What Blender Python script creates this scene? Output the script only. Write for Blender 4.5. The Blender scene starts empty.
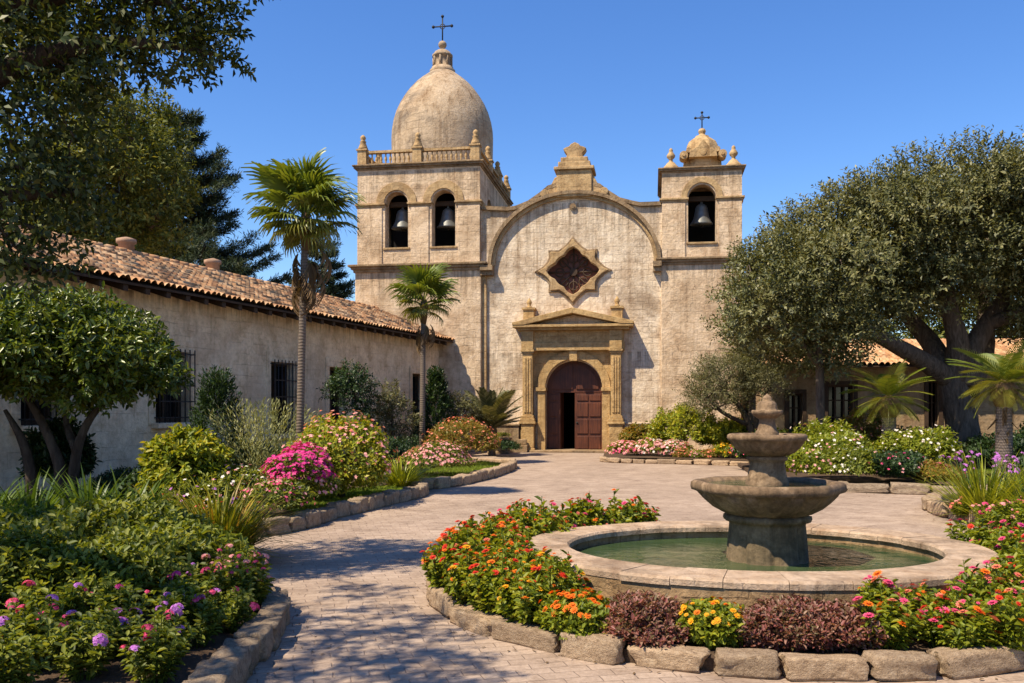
import bpy, math, random
import numpy as np
from mathutils import Vector, Matrix
from mathutils.geometry import tessellate_polygon

R = math.radians
rng = np.random.default_rng(7)
random.seed(11)
S = bpy.context.scene
COL = S.collection

# ---------------------------------------------------------------- camera, sky, sun, exposure
CAMH, HOR, FPX = 1.7, 409.0, 890.0
cam_d = bpy.data.cameras.new('camera')
cam = bpy.data.objects.new('camera', cam_d)
COL.objects.link(cam)
cam.location = (0, 0, CAMH)
cam.rotation_euler = (R(90), 0, 0)
cam_d.sensor_width = 36
cam_d.lens = FPX / 1024 * 36
cam_d.shift_y = (HOR - 341.5) / 1024
cam_d.clip_end = 3000
S.camera = cam

SUN_TO = Vector((-0.54, -0.40, 1.0)).normalized()
elev = math.asin(SUN_TO.z)
azim = math.atan2(SUN_TO.x, SUN_TO.y)
world = bpy.data.worlds.new('World')
S.world = world
world.use_nodes = True
wn = world.node_tree
sky = wn.nodes.new('ShaderNodeTexSky')
sky.sky_type = 'NISHITA'
sky.sun_disc = False
sky.sun_elevation = elev
sky.sun_rotation = azim
sky.air_density = 1.1
sky.dust_density = 0.1
sky.ozone_density = 5.5
sky.altitude = 50
wn.nodes['Background'].inputs['Strength'].default_value = 0.10
hs = wn.nodes.new('ShaderNodeHueSaturation')
hs.inputs['Saturation'].default_value = 1.2
hs.inputs['Hue'].default_value = 0.510
wn.links.new(sky.outputs[0], hs.inputs['Color'])
wn.links.new(hs.outputs[0], wn.nodes['Background'].inputs['Color'])
sun_d = bpy.data.lights.new('sun', 'SUN')
sun = bpy.data.objects.new('sun', sun_d)
COL.objects.link(sun)
sun_d.energy = 4.3
sun_d.angle = R(0.55)
sun_d.color = (1.0, 0.885, 0.69)
sun.rotation_euler = SUN_TO.to_track_quat('Z', 'Y').to_euler()
sun.location = (-20, -10, 40)
S.view_settings.view_transform = 'Standard'
S.view_settings.look = 'None'
S.view_settings.exposure = 0.94
S.view_settings.gamma = 1

# ---------------------------------------------------------------- helpers
def G(px, py):
    Y = CAMH * FPX / (py - HOR)
    return ((px - 512) / FPX * Y, Y)

def P(px, py, Y):
    return Vector(((px - 512) / FPX * Y, Y, CAMH + (HOR - py) / FPX * Y))

def tag(o, label=None, cat=None, group=None, kind=None):
    if label: o['label'] = label
    if cat: o['category'] = cat
    if group: o['group'] = group
    if kind: o['kind'] = kind
    return o

def empty(name, loc, rz=0, label=None, cat=None, group=None):
    o = bpy.data.objects.new(name, None)
    COL.objects.link(o)
    o.location = loc
    o.rotation_euler = (0, 0, rz)
    o.empty_display_size = 0.2
    return tag(o, label, cat, group)

def mesh_np(name, V, F, mat, smooth=False):
    """V (n,3) array, F (m,k) array with k = 3 or 4."""
    V = np.asarray(V, dtype=np.float32); F = np.asarray(F, dtype=np.int32)
    me = bpy.data.meshes.new(name)
    me.vertices.add(len(V)); me.vertices.foreach_set('co', V.ravel())
    k = F.shape[1]
    me.loops.add(F.size); me.loops.foreach_set('vertex_index', F.ravel())
    me.polygons.add(len(F))
    me.polygons.foreach_set('loop_start', np.arange(0, F.size, k, dtype=np.int32))
    if smooth: me.polygons.foreach_set('use_smooth', np.ones(len(F), dtype=bool))
    me.update(calc_edges=True)
    if mat: me.materials.append(mat)
    return me

def link(name, me, parent=None, loc=(0, 0, 0), rot=(0, 0, 0), scale=(1, 1, 1)):
    o = bpy.data.objects.new(name, me)
    COL.objects.link(o)
    o.location = loc; o.rotation_euler = rot; o.scale = scale
    if parent: o.parent = parent
    return o

class MB:
    def __init__(s):
        s.v = []; s.f = []; s.M = Matrix.Identity(4); s.sm = []
    def add(s, vs, fs, smooth=False):
        b = len(s.v)
        s.v += [tuple(s.M @ Vector(v)) for v in vs]
        for f in fs:
            s.f.append([i + b for i in f]); s.sm.append(smooth)
        return s
    def box(s, x0, x1, y0, y1, z0, z1):
        vs = [(x0,y0,z0),(x1,y0,z0),(x1,y1,z0),(x0,y1,z0),(x0,y0,z1),(x1,y0,z1),(x1,y1,z1),(x0,y1,z1)]
        return s.add(vs, [(3,2,1,0),(4,5,6,7),(0,1,5,4),(1,2,6,5),(2,3,7,6),(3,0,4,7)])
    def lathe(s, prof, c=(0,0,0), n=24, phase=0.0, smooth=True, lob=None):
        vs = []; m = len(prof)
        for r, z in prof:
            for k in range(n):
                a = 2*math.pi*k/n + phase
                rr = r * (lob(a, r, z) if lob else 1)
                vs.append((c[0]+rr*math.cos(a), c[1]+rr*math.sin(a), c[2]+z))
        fs = [(i*n+k, i*n+(k+1)%n, (i+1)*n+(k+1)%n, (i+1)*n+k) for i in range(m-1) for k in range(n)]
        fs.append(tuple(range(n-1, -1, -1))); fs.append(tuple((m-1)*n+k for k in range(n)))
        return s.add(vs, fs, smooth)
    def tube(s, pts, rad, n=8, smooth=True):
        pts = [Vector(p) for p in pts]
        if not hasattr(rad, '__len__'): rad = [rad]*len(pts)
        vs = []; prev = None
        for i, p in enumerate(pts):
            t = (pts[min(i+1, len(pts)-1)] - pts[max(i-1, 0)]).normalized()
            if prev is None:
                a = Vector((0,0,1)) if abs(t.z) < .9 else Vector((1,0,0))
                u = t.cross(a).normalized()
            else:
                u = (prev - t*prev.dot(t)).normalized()
            prev = u; w = t.cross(u)
            for k in range(n):
                an = 2*math.pi*k/n
                vs.append(p + (u*math.cos(an) + w*math.sin(an))*rad[i])
        m = len(pts)
        fs = [(i*n+k, i*n+(k+1)%n, (i+1)*n+(k+1)%n, (i+1)*n+k) for i in range(m-1) for k in range(n)]
        fs.append(tuple(range(n-1,-1,-1))); fs.append(tuple((m-1)*n+k for k in range(n)))
        return s.add(vs, fs, smooth)
    def prism(s, outer, y0, y1, holes=()):
        """polygon in (x,z), extruded from y0 (front) to y1 (back)"""
        loops = [list(outer)] + [list(h) for h in holes]
        polys = [[Vector((x, z, 0)) for x, z in lp] for lp in loops]
        flat = [p for lp in loops for p in lp]; n = len(flat)
        tris = tessellate_polygon(polys)
        vs = [(x, y0, z) for x, z in flat] + [(x, y1, z) for x, z in flat]
        fs = []
        for a, b, c in tris:
            (ax, az), (bx, bz), (cx, cz) = flat[a], flat[b], flat[c]
            ar = (bx-ax)*(cz-az)-(cx-ax)*(bz-az)
            if abs(ar) < 1e-12: continue
            if ar < 0: b, c = c, b
            fs.append((a, b, c)); fs.append((n+a, n+c, n+b))
        o = 0
        for li, lp in enumerate(loops):
            k = len(lp)
            area = sum(lp[i][0]*lp[(i+1)%k][1]-lp[(i+1)%k][0]*lp[i][1] for i in range(k))
            ccw = (area > 0) == (li == 0)
            for i in range(k):
                a, b = o+i, o+(i+1)%k
                fs.append((a, n+a, n+b, b) if ccw else (b, n+b, n+a, a))
            o += k
        return s.add(vs, fs)
    def build(s, name, mat, parent=None, loc=(0,0,0), rot=(0,0,0), bevel=0, seg=2):
        me = bpy.data.meshes.new(name)
        me.from_pydata(s.v, [], s.f)
        me.polygons.foreach_set('use_smooth', np.array(s.sm, dtype=bool))
        me.materials.append(mat)
        me.update()
        o = link(name, me, parent, loc, rot)
        if bevel:
            b = o.modifiers.new('bevel', 'BEVEL'); b.width = bevel; b.segments = seg; b.limit_method = 'ANGLE'
        return o

def arch(cx, zs, r, z0, n=16, rise=None):
    """closed outline of an arched opening, counter clockwise"""
    rise = rise or r
    pts = [(cx-r, z0), (cx+r, z0)]
    pts += [(cx+r*math.cos(math.pi*k/n), zs+rise*math.sin(math.pi*k/n)) for k in range(n+1)]
    return pts

def arch_band(cx, zs, r0, r1, n=18, rise0=None, rise1=None):
    rise0 = rise0 or r0; rise1 = rise1 or r1
    o = [(cx+r1*math.cos(math.pi*k/n), zs+rise1*math.sin(math.pi*k/n)) for k in range(n+1)]
    i = [(cx+r0*math.cos(math.pi*k/n), zs+rise0*math.sin(math.pi*k/n)) for k in range(n, -1, -1)]
    return o + i

# ---------------------------------------------------------------- materials
class NT:
    def __init__(s, name):
        s.m = bpy.data.materials.new(name); s.m.use_nodes = True
        s.t = s.m.node_tree; s.b = s.t.nodes['Principled BSDF']; s.out = s.t.nodes['Material Output']
    def n(s, typ, **kw):
        nd = s.t.nodes.new('ShaderNode'+typ)
        for k, v in kw.items():
            if k.startswith('_'): setattr(nd, k[1:], v)
        return nd
    def l(s, a, b): s.t.links.new(a, b)
    def noise(s, vec, scale, detail=4, rough=.55, dist=0):
        nd = s.n('TexNoise'); nd.inputs['Scale'].default_value = scale
        nd.inputs['Detail'].default_value = detail; nd.inputs['Roughness'].default_value = rough
        nd.inputs['Distortion'].default_value = dist
        if vec is not None: s.l(vec, nd.inputs['Vector'])
        return nd.outputs['Fac']
    def ramp(s, fac, stops):
        nd = s.n('ValToRGB'); e = nd.color_ramp.elements
        while len(e) < len(stops): e.new(.5)
        for el, (p, c) in zip(e, stops):
            el.position = p; el.color = (*c, 1) if len(c) == 3 else c
        s.l(fac, nd.inputs[0]); return nd.outputs['Color']
    def mix(s, fac, a, b, mode='MIX'):
        nd = s.n('Mix'); nd.data_type = 'RGBA'; nd.blend_type = mode
        for val, i in ((fac, 0), (a, 6), (b, 7)):
            if isinstance(val, (int, float)): nd.inputs[i].default_value = val
            elif isinstance(val, tuple): nd.inputs[i].default_value = (*val, 1)
            else: s.l(val, nd.inputs[i])
        return nd.outputs[2]
    def math(s, op, a, b=None):
        nd = s.n('Math'); nd.operation = op
        for i, v in enumerate((a, b)):
            if v is None: continue
            if isinstance(v, (int, float)): nd.inputs[i].default_value = v
            else: s.l(v, nd.inputs[i])
        return nd.outputs[0]
    def obj(s): return s.n('TexCoord').outputs['Object']
    def scale(s, vec, sc):
        nd = s.n('Mapping'); nd.inputs['Scale'].default_value = sc; s.l(vec, nd.inputs['Vector']); return nd.outputs[0]
    def bump(s, h, strength=.5, dist=.02, prev=None):
        nd = s.n('Bump'); nd.inputs['Strength'].default_value = strength; nd.inputs['Distance'].default_value = dist
        s.l(h, nd.inputs['Height'])
        if prev is not None: s.l(prev, nd.inputs['Normal'])
        s.l(nd.outputs[0], s.b.inputs['Normal']); return nd.outputs[0]
    def done(s, col, rough=.85, spec=.3):
        if isinstance(col, tuple): s.b.inputs['Base Color'].default_value = (*col, 1)
        else: s.l(col, s.b.inputs['Base Color'])
        if isinstance(rough, (int, float)): s.b.inputs['Roughness'].default_value = rough
        else: s.l(rough, s.b.inputs['Roughness'])
        s.b.inputs['Specular IOR Level'].default_value = spec
        return s.m

def wallvec(t, wob=0.03):
    """(x+y, z) of a vertical wall, slightly wobbled"""
    o = t.obj()
    sp = t.n('SeparateXYZ'); t.l(o, sp.inputs[0])
    nz = t.noise(o, 2.2, 2)
    wx = t.math('MULTIPLY', t.math('SUBTRACT', nz, .5), wob*2)
    cb = t.n('CombineXYZ')
    t.l(t.math('ADD', t.math('ADD', sp.outputs[0], sp.outputs[1]), wx), cb.inputs[0])
    t.l(t.math('ADD', sp.outputs[2], wx), cb.inputs[1])
    return o, cb.outputs[0]

def masonry(name, c1, c2, mortar, bw, bh, stain=(.22,.16,.11), amount=.55, streak=.5, msize=.012, dirt_scale=.45, soft=.5, msmooth=.4, pale=None, ledges=()):
    """coursed stone of two block sizes, half hidden under worn plaster, with stains and rain streaks"""
    t = NT(name)
    o, wv = wallvec(t, .045)
    def brick(w, h, off):
        br = t.n('TexBrick'); br.inputs['Scale'].default_value = 1
        br.inputs['Brick Width'].default_value = w; br.inputs['Row Height'].default_value = h
        br.inputs['Mortar Size'].default_value = msize; br.inputs['Mortar Smooth'].default_value = msmooth
        br.inputs['Color1'].default_value = (*c1, 1); br.inputs['Color2'].default_value = (*c2, 1); br.inputs['Mortar'].default_value = (*mortar, 1)
        br.offset = off; br.squash = .7; br.squash_frequency = 3
        t.l(wv, br.inputs['Vector']); return br
    b1, b2 = brick(bw, bh, .43), brick(bw*.62, bh*.72, .36)
    sel = t.ramp(t.noise(t.scale(o, (1, 1, 1.6)), dirt_scale*.9, 2), [(.49, (0,0,0)), (.51, (1,1,1))])
    bc = t.mix(sel, b1.outputs['Color'], b2.outputs['Color']); bf = t.mix(sel, b1.outputs['Fac'], b2.outputs['Fac'])
    wear = t.ramp(t.noise(o, dirt_scale*1.9, 6, .7), [(.42, (.05,.05,.05)), (.64, (1,1,1))])     # where blocks show through
    mid = tuple(.62*a+.38*b for a, b in zip(c1, c2))
    vis = t.math('MULTIPLY', wear, 1-soft)
    col = t.mix(vis, pale or mid, bc)
    fine = t.noise(o, 10, 7, .72)
    col = t.mix(.8, col, t.ramp(fine, [(.27, (.55,.50,.44)), (.47, (.96,.94,.91)), (.75, (1.14,1.12,1.09))]), 'MULTIPLY')
    patch = t.ramp(t.noise(o, dirt_scale*2.7, 7, .72, .3), [(.38, (1.05,1.04,1.02)), (.5, (.90,.85,.78)), (.64, (.60,.50,.40))])
    col = t.mix(.75, col, patch, 'MULTIPLY')
    mask = t.ramp(t.noise(o, dirt_scale, 8, .72, .5), [(.50, (0,0,0)), (.63, (1,1,1))])
    col = t.mix(t.math('MULTIPLY', mask, amount), col, stain)
    st = t.ramp(t.noise(t.scale(o, (2.4, 2.4, .14)), 1.6, 6, .72), [(.52, (1,1,1)), (.68, (.48,.40,.32)), (.8, (.25,.2,.16))])
    col = t.mix(streak, col, st, 'MULTIPLY')
    if ledges:
        sz_ = t.n('SeparateXYZ'); t.l(o, sz_.inputs[0]); tot = None
        for zl_, drop in ledges:
            mr = t.n('MapRange'); mr.inputs['From Min'].default_value = zl_-drop; mr.inputs['From Max'].default_value = zl_
            t.l(sz_.outputs[2], mr.inputs['Value'])
            band = t.math('MULTIPLY', mr.outputs[0], t.math('LESS_THAN', sz_.outputs[2], zl_+.05))
            tot = band if tot is None else t.math('MAXIMUM', tot, band)
        run = t.ramp(t.noise(t.scale(o, (2.1, 2.1, .10)), 2.2, 6, .7), [(.44, (0,0,0)), (.62, (1,1,1))])
        col = t.mix(t.math('MULTIPLY', t.math('MULTIPLY', tot, run), .75), col, (.15,.105,.065))
    h = t.math('ADD', t.math('MULTIPLY', t.math('MULTIPLY', bf, wear), -.9), t.math('MULTIPLY', t.noise(o, 6, 8, .72), 1.4))
    t.bump(h, .85, .04)
    return t.done(col, .92, .15)

M = {}
M['facade'] = masonry('facade_stone', (.75,.615,.46), (.47,.355,.25), (.43,.325,.23), .62, .31, (.29,.20,.125), .78, .7, .013, .46, .42, .5, (.79,.665,.51), ((9.8, 2.4), (3.9, .8)))
M['tower'] = masonry('tower_stone', (.69,.535,.375), (.50,.375,.255), (.42,.31,.205), .80, .42, (.32,.215,.125), .5, .65, .012, .5, .25, .4, (.71,.55,.385), ((7.25, 1.5), (11.3, .8), (10.75, .6)))
M['trim'] = masonry('trim_stone', (.52,.37,.20), (.44,.30,.155), (.38,.26,.14), .9, .5, (.22,.145,.08), .55, .7, .004, .9, .6)
M['dark_trim'] = masonry('weathered_trim_stone', (.36,.26,.16), (.28,.20,.12), (.2,.14,.09), .7, .4, (.10,.075,.05), .7, .8, .006, .9, .4)
M['portal'] = masonry('portal_stone', (.56,.385,.185), (.47,.315,.14), (.40,.27,.13), .5, .35, (.28,.175,.08), .5, .5, .003, 1.1, .6)
M['adobe'] = masonry('wing_wall_stone', (.90,.71,.49), (.76,.57,.37), (.64,.48,.32), .75, .40, (.56,.40,.26), .55, .35, .009, .6, .55, .5, (.90,.73,.52), ((4.3, .35),))
M['dome'] = masonry('dome_plaster', (.54,.42,.295), (.43,.33,.23), (.38,.29,.20), 1.0, .42, (.13,.10,.075), .85, .85, .009, .33, .45)
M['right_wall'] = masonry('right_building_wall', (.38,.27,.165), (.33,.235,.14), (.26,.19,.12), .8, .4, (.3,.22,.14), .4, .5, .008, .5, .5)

def simple(name, col, rough=.8, var=.35, sc=6, bumpv=.3, spec=.3, metal=0):
    t = NT(name); o = t.obj()
    c = t.mix(1.0, col, t.ramp(t.noise(o, sc, 6, .65), [(.25, (1-var,)*3), (.75, (1+var,)*3)]), 'MULTIPLY')
    if bumpv: t.bump(t.noise(o, sc*4, 5, .6), bumpv, .01)
    t.b.inputs['Metallic'].default_value = metal
    return t.done(c, rough, spec)

M['iron'] = simple('black_iron', (.018,.017,.017), .55, .3, 8, .1)
M['bell'] = simple('bell_bronze', (.115,.115,.105), .5, .4, 5, .2, .5, .35)
M['beam'] = simple('dark_beam_wood', (.055,.032,.018), .8, .4, 7, .3)
M['dark'] = simple('interior_shade_black', (.010,.009,.008), .9, .2, 3, 0)  # near-black colour stands in for the shade inside belfries and nave
M['glass'] = simple('dark_window_glass', (.010,.011,.013), .12, .3, 2, 0, .5)
M['soil'] = simple('bed_soil', (.075,.045,.026), .95, .6, 18, 1.0)
M['ground'] = simple('earth_ground', (.16,.12,.075), .95, .4, .8, .4)
M['clay'] = simple('clay_chimney', (.36,.22,.14), .9, .4, 5, .4)

def wood(name):
    t = NT(name); o = t.obj()
    g = t.noise(t.scale(o, (14, 14, .9)), 1.5, 6, .6, .8)
    c = t.ramp(g, [(.3, (.05,.013,.005)), (.55, (.115,.032,.011)), (.8, (.18,.056,.02))])
    w = t.ramp(t.noise(o, 1.3, 4), [(.35, (.55,.5,.5)), (.65, (1.1,1.1,1.1))])
    t.bump(g, .4, .008)
    return t.done(t.mix(1.0, c, w, 'MULTIPLY'), .55, .4)
M['wood'] = wood('door_wood')
M['rose'] = simple('rose_window_wood', (.13,.042,.022), .6, .5, 9, .3)

def tile_mat():
    t = NT('roof_tile_clay'); o = t.obj()
    vo = t.n('TexVoronoi'); vo.inputs['Scale'].default_value = 1
    t.l(t.scale(o, (5.0, 3.4, 3.4)), vo.inputs['Vector'])
    sp = t.n('SeparateColor'); t.l(vo.outputs['Color'], sp.inputs[0])
    c = t.ramp(sp.outputs[0], [(.0, (.42,.21,.11)), (.3, (.54,.29,.145)), (.6, (.61,.36,.19)), (.85, (.66,.44,.26)), (1, (.50,.32,.19))])
    c = t.mix(.8, c, t.ramp(t.noise(o, 1.1, 6, .7), [(.3, (.62,.6,.56)), (.7, (1.12,1.1,1.06))]), 'MULTIPLY')
    c = t.mix(.6, c, t.ramp(t.noise(o, 14, 4, .7), [(.35, (.6,.58,.55)), (.65, (1.1,1.1,1.1))]), 'MULTIPLY')
    t.bump(t.noise(o, 20, 5), .4, .01)
    return t.done(c, .9, .15)
M['tile'] = tile_mat()

def paver_mat():
    t = NT('plaza_pavers'); o = t.obj()
    wob = t.n('TexNoise'); wob.inputs['Scale'].default_value = 1.1; t.l(o, wob.inputs['Vector'])
    vm = t.n('VectorMath'); vm.operation = 'MULTIPLY_ADD'
    t.l(wob.outputs['Color'], vm.inputs[0]); vm.inputs[1].default_value = (.16,.16,0); t.l(o, vm.inputs[2])
    br = t.n('TexBrick'); br.inputs['Scale'].default_value = 1
    br.inputs['Brick Width'].default_value = .235; br.inputs['Row Height'].default_value = .12
    br.inputs['Mortar Size'].default_value = .007; br.inputs['Mortar Smooth'].default_value = .8
    br.inputs['Color1'].default_value = (.42,.325,.25,1); br.inputs['Color2'].default_value = (.35,.265,.202,1)
    br.inputs['Mortar'].default_value = (.30,.222,.168,1); br.offset = .5
    mp = t.n('Mapping'); mp.inputs['Rotation'].default_value = (0, 0, R(-14)); t.l(vm.outputs[0], mp.inputs['Vector'])
    t.l(mp.outputs[0], br.inputs['Vector'])
    c = br.outputs['Color']
    c = t.mix(.8, c, t.ramp(t.noise(o, .55, 6, .65), [(.3, (.78,.75,.73)), (.7, (1.12,1.1,1.08))]), 'MULTIPLY')
    c = t.mix(.7, c, t.ramp(t.noise(o, 26, 5, .7), [(.3, (.66,.64,.62)), (.65, (1.1,1.1,1.1))]), 'MULTIPLY')
    sand = t.ramp(t.noise(o, .9, 5, .75), [(.6, (0,0,0)), (.75, (1,1,1))])
    c = t.mix(t.math('MULTIPLY', sand, .6), c, (.46,.35,.26))
    wornp = t.ramp(t.noise(o, 2.3, 7, .75, .6), [(.40, (1.06,1.05,1.04)), (.52, (.93,.91,.89)), (.66, (.64,.60,.57))])
    c = t.mix(.85, c, wornp, 'MULTIPLY')
    spots = t.ramp(t.noise(o, 60, 3, .6), [(.62, (1,1,1)), (.72, (.6,.56,.52))])
    c = t.mix(.8, c, spots, 'MULTIPLY')
    h = t.math('ADD', t.math('MULTIPLY', br.outputs['Fac'], -1.0), t.math('MULTIPLY', t.noise(o, 14, 6, .7), .9))
    t.bump(h, .6, .012)
    return t.done(c, .88, .2)
M['paver'] = paver_mat()

def rock_mat(name, c0, c1, c2):
    t = NT(name); o = t.obj()
    oi = t.n('ObjectInfo')
    ad = t.n('VectorMath'); ad.operation = 'ADD'; t.l(o, ad.inputs[0])
    cb = t.n('CombineXYZ'); t.l(t.math('MULTIPLY', oi.outputs['Random'], 37.0), cb.inputs[0]); t.l(cb.outputs[0], ad.inputs[1])
    v = t.scale(ad.outputs[0], (2.0, 1.2, .9))
    c = t.ramp(t.noise(v, 5, 8, .7, .3), [(.3, c0), (.5, c1), (.72, c2)])
    c = t.mix(.8, c, t.ramp(oi.outputs['Random'], [(0, (.72,.70,.68)), (.5, (1,.97,.93)), (1, (1.18,1.12,1.04))]), 'MULTIPLY')
    c = t.mix(.65, c, t.ramp(t.noise(v, 28, 5, .75), [(.35, (.5,.48,.45)), (.6, (1.08,1.07,1.05))]), 'MULTIPLY')
    t.bump(t.noise(v, 11, 8, .72), .9, .03)
    return t.done(c, .93, .15)
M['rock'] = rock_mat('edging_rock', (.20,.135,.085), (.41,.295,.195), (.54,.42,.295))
M['rock_grey'] = rock_mat('edging_rock_grey', (.17,.12,.085), (.33,.25,.175), (.45,.36,.26))  # darker, greyer rock for the left and tree beds

def fountain_mat(name, top, mid, low):
    t = NT(name); o = t.obj()
    c = t.ramp(t.noise(o, 3.2, 8, .72, .5), [(.3, low), (.5, mid), (.7, top)])
    sv = t.scale(o, (6, 6, .6))
    c = t.mix(.7, c, t.ramp(t.noise(sv, 1.4, 6, .7), [(.45, (1.05,1.03,1)), (.68, (.38,.34,.28))]), 'MULTIPLY')
    c = t.mix(.6, c, t.ramp(t.noise(o, 30, 5, .75), [(.33, (.5,.48,.44)), (.6, (1.1,1.1,1.08))]), 'MULTIPLY')
    t.bump(t.noise(o, 14, 8, .7), .8, .02)
    return t.done(c, .85, .25)
M['fountain'] = fountain_mat('fountain_stone', (.38,.265,.165), (.195,.128,.075), (.075,.05,.03))
M['fountain_low'] = fountain_mat('mossy_fountain_stone', (.25,.18,.105), (.135,.098,.055), (.05,.042,.023))
M['coping'] = masonry('pool_coping_stone', (.56,.425,.315), (.43,.315,.225), (.3,.21,.15), .5, .5, (.22,.155,.105), .8, .6, .008, 1.2, .4)
M['basin'] = masonry('pool_wall_stone', (.42,.29,.165), (.32,.215,.12), (.15,.10,.055), .55, .3, (.13,.095,.05), .7, .8, .012, 1.2, .2)

def water_mat():
    t = NT('pool_water'); o = t.obj()
    c = t.ramp(t.noise(o, 1.3, 4), [(.35, (.02,.042,.018)), (.65, (.055,.082,.03))])
    t.bump(t.noise(o, 7, 4, .55, .6), .35, .03)
    t.b.inputs['IOR'].default_value = 1.33
    return t.done(c, .06, .5)
M['water'] = water_mat()

def bark(name, a, b):
    t = NT(name); o = t.obj()
    n = t.noise(t.scale(o, (5, 5, 1.1)), 2.2, 8, .7, .8)
    t.bump(n, 1.0, .05)
    return t.done(t.ramp(n, [(.3, a), (.65, b)]), .95, .1)
M['bark'] = bark('grey_bark', (.035,.026,.019), (.155,.118,.088))
M['bark_dark'] = bark('dark_bark', (.025,.018,.013), (.10,.075,.055))
def palm_bark():
    t = NT('palm_bark'); o = t.obj()
    w = t.n('TexWave'); w.bands_direction = 'Z'; w.inputs['Scale'].default_value = 5.5; w.inputs['Distortion'].default_value = 3; w.inputs['Detail'].default_value = 3
    t.l(o, w.inputs['Vector'])
    c = t.ramp(w.outputs['Fac'], [(.2, (.13,.10,.075)), (.7, (.175,.135,.105))])
    t.bump(w.outputs['Fac'], .35, .02)
    return t.done(c, .95, .1)
M['palm_bark'] = palm_bark()

def leaf(name, cols, transl=.32, rough=.5, spec=.35, patch=.5, psc=1.6, warm=None):
    """cols: dark to light; random per leaf, plus patches"""
    t = NT(name); o = t.obj()
    gi = t.n('NewGeometry')
    k = len(cols)
    c = t.ramp(gi.outputs['Random Per Island'], [(i/(k-1) if k > 1 else 0, cc) for i, cc in enumerate(cols)])
    c = t.mix(patch, c, t.ramp(t.noise(o, psc, 3, .6), [(.35, (.62,.72,.6)), (.65, (1.25,1.18,1.0))]), 'MULTIPLY')
    if warm:
        wm = t.ramp(t.noise(o, psc*1.4, 3, .6), [(.52, (0,0,0)), (.68, (1,1,1))])
        c = t.mix(t.math('MULTIPLY', wm, .8), c, warm)
    tr = t.n('BsdfTranslucent')
    t.l(t.mix(1.0, c, (1.5,1.35,.55), 'MULTIPLY'), tr.inputs['Color'])
    ms = t.n('MixShader'); ms.inputs[0].default_value = transl
    t.done(c, rough, spec)
    t.l(t.b.outputs[0], ms.inputs[1]); t.l(tr.outputs[0], ms.inputs[2]); t.l(ms.outputs[0], t.out.inputs['Surface'])
    return t.m

L = {}
L['zinnia'] = leaf('zinnia_leaf', [(.08,.11,.010), (.17,.21,.016), (.26,.29,.025), (.34,.34,.05)], .42)
L['green'] = leaf('shrub_leaf', [(.055,.075,.010), (.12,.150,.016), (.20,.225,.025), (.30,.30,.06)], .4)
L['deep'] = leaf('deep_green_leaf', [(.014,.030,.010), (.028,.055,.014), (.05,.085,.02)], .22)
L['lime'] = leaf('lime_leaf', [(.10,.14,.010), (.20,.23,.015), (.32,.33,.02), (.38,.31,.025)])
L['autumn'] = leaf('rusty_leaf', [(.10,.11,.015), (.19,.17,.02), (.27,.18,.03), (.33,.15,.04)])
L['olive'] = leaf('olive_leaf', [(.055,.055,.02), (.09,.09,.033), (.14,.13,.055), (.20,.18,.085)], .22, .6)
L['bigtree'] = leaf('carob_leaf', [(.045,.050,.015), (.095,.098,.030), (.16,.155,.055), (.24,.22,.10)], .22, .5, .4, .6, .9)
L['oak'] = leaf('oak_leaf', [(.016,.028,.008), (.032,.050,.012), (.060,.080,.018), (.12,.12,.025)], .3, .5, .35, .6, .7)
L['goldtree'] = leaf('golden_green_leaf', [(.045,.062,.012), (.085,.105,.018), (.145,.155,.028), (.22,.21,.045)], .3, .55, .3, .55, .35)
L['needle'] = leaf('pine_needle', [(.012,.024,.012), (.022,.040,.018), (.04,.06,.024), (.075,.085,.03)], .15, .6, .3, .5, .4)
L['citrus'] = leaf('glossy_tree_leaf', [(.035,.06,.008), (.075,.115,.013), (.13,.17,.02), (.20,.22,.03)], .25, .35, .5)
L['purple'] = leaf('purple_leaf', [(.10,.085,.03), (.18,.075,.05), (.27,.085,.08), (.30,.19,.13)], .3)
L['strap'] = leaf('strap_leaf', [(.04,.075,.010), (.08,.13,.015), (.14,.19,.02)], .35, .4, .45)
L['strap_gold'] = leaf('golden_strap_leaf', [(.11,.13,.010), (.20,.21,.015), (.30,.27,.02), (.34,.18,.025)], .38, .45)
L['strap_lime'] = leaf('lime_strap_leaf', [(.18,.21,.012), (.28,.30,.02), (.38,.37,.03)], .3, .45)
L['wispy'] = leaf('wispy_leaf', [(.16,.17,.06), (.26,.26,.10), (.36,.34,.16)], .25, .6)
L['palm'] = leaf('palm_leaf', [(.08,.115,.012), (.13,.165,.02), (.20,.22,.03)], .28, .4, .45)
L['palm_gold'] = leaf('palm_leaf_gold', [(.12,.14,.02), (.19,.19,.03), (.25,.22,.04)], .28, .4, .45)
L['dead'] = leaf('dead_frond', [(.09,.055,.03), (.15,.095,.05), (.2,.13,.075)], .15, .8, .1)
L['grass'] = leaf('lawn_grass', [(.12,.18,.012), (.19,.26,.018), (.27,.32,.03)], .3, .6)

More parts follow.
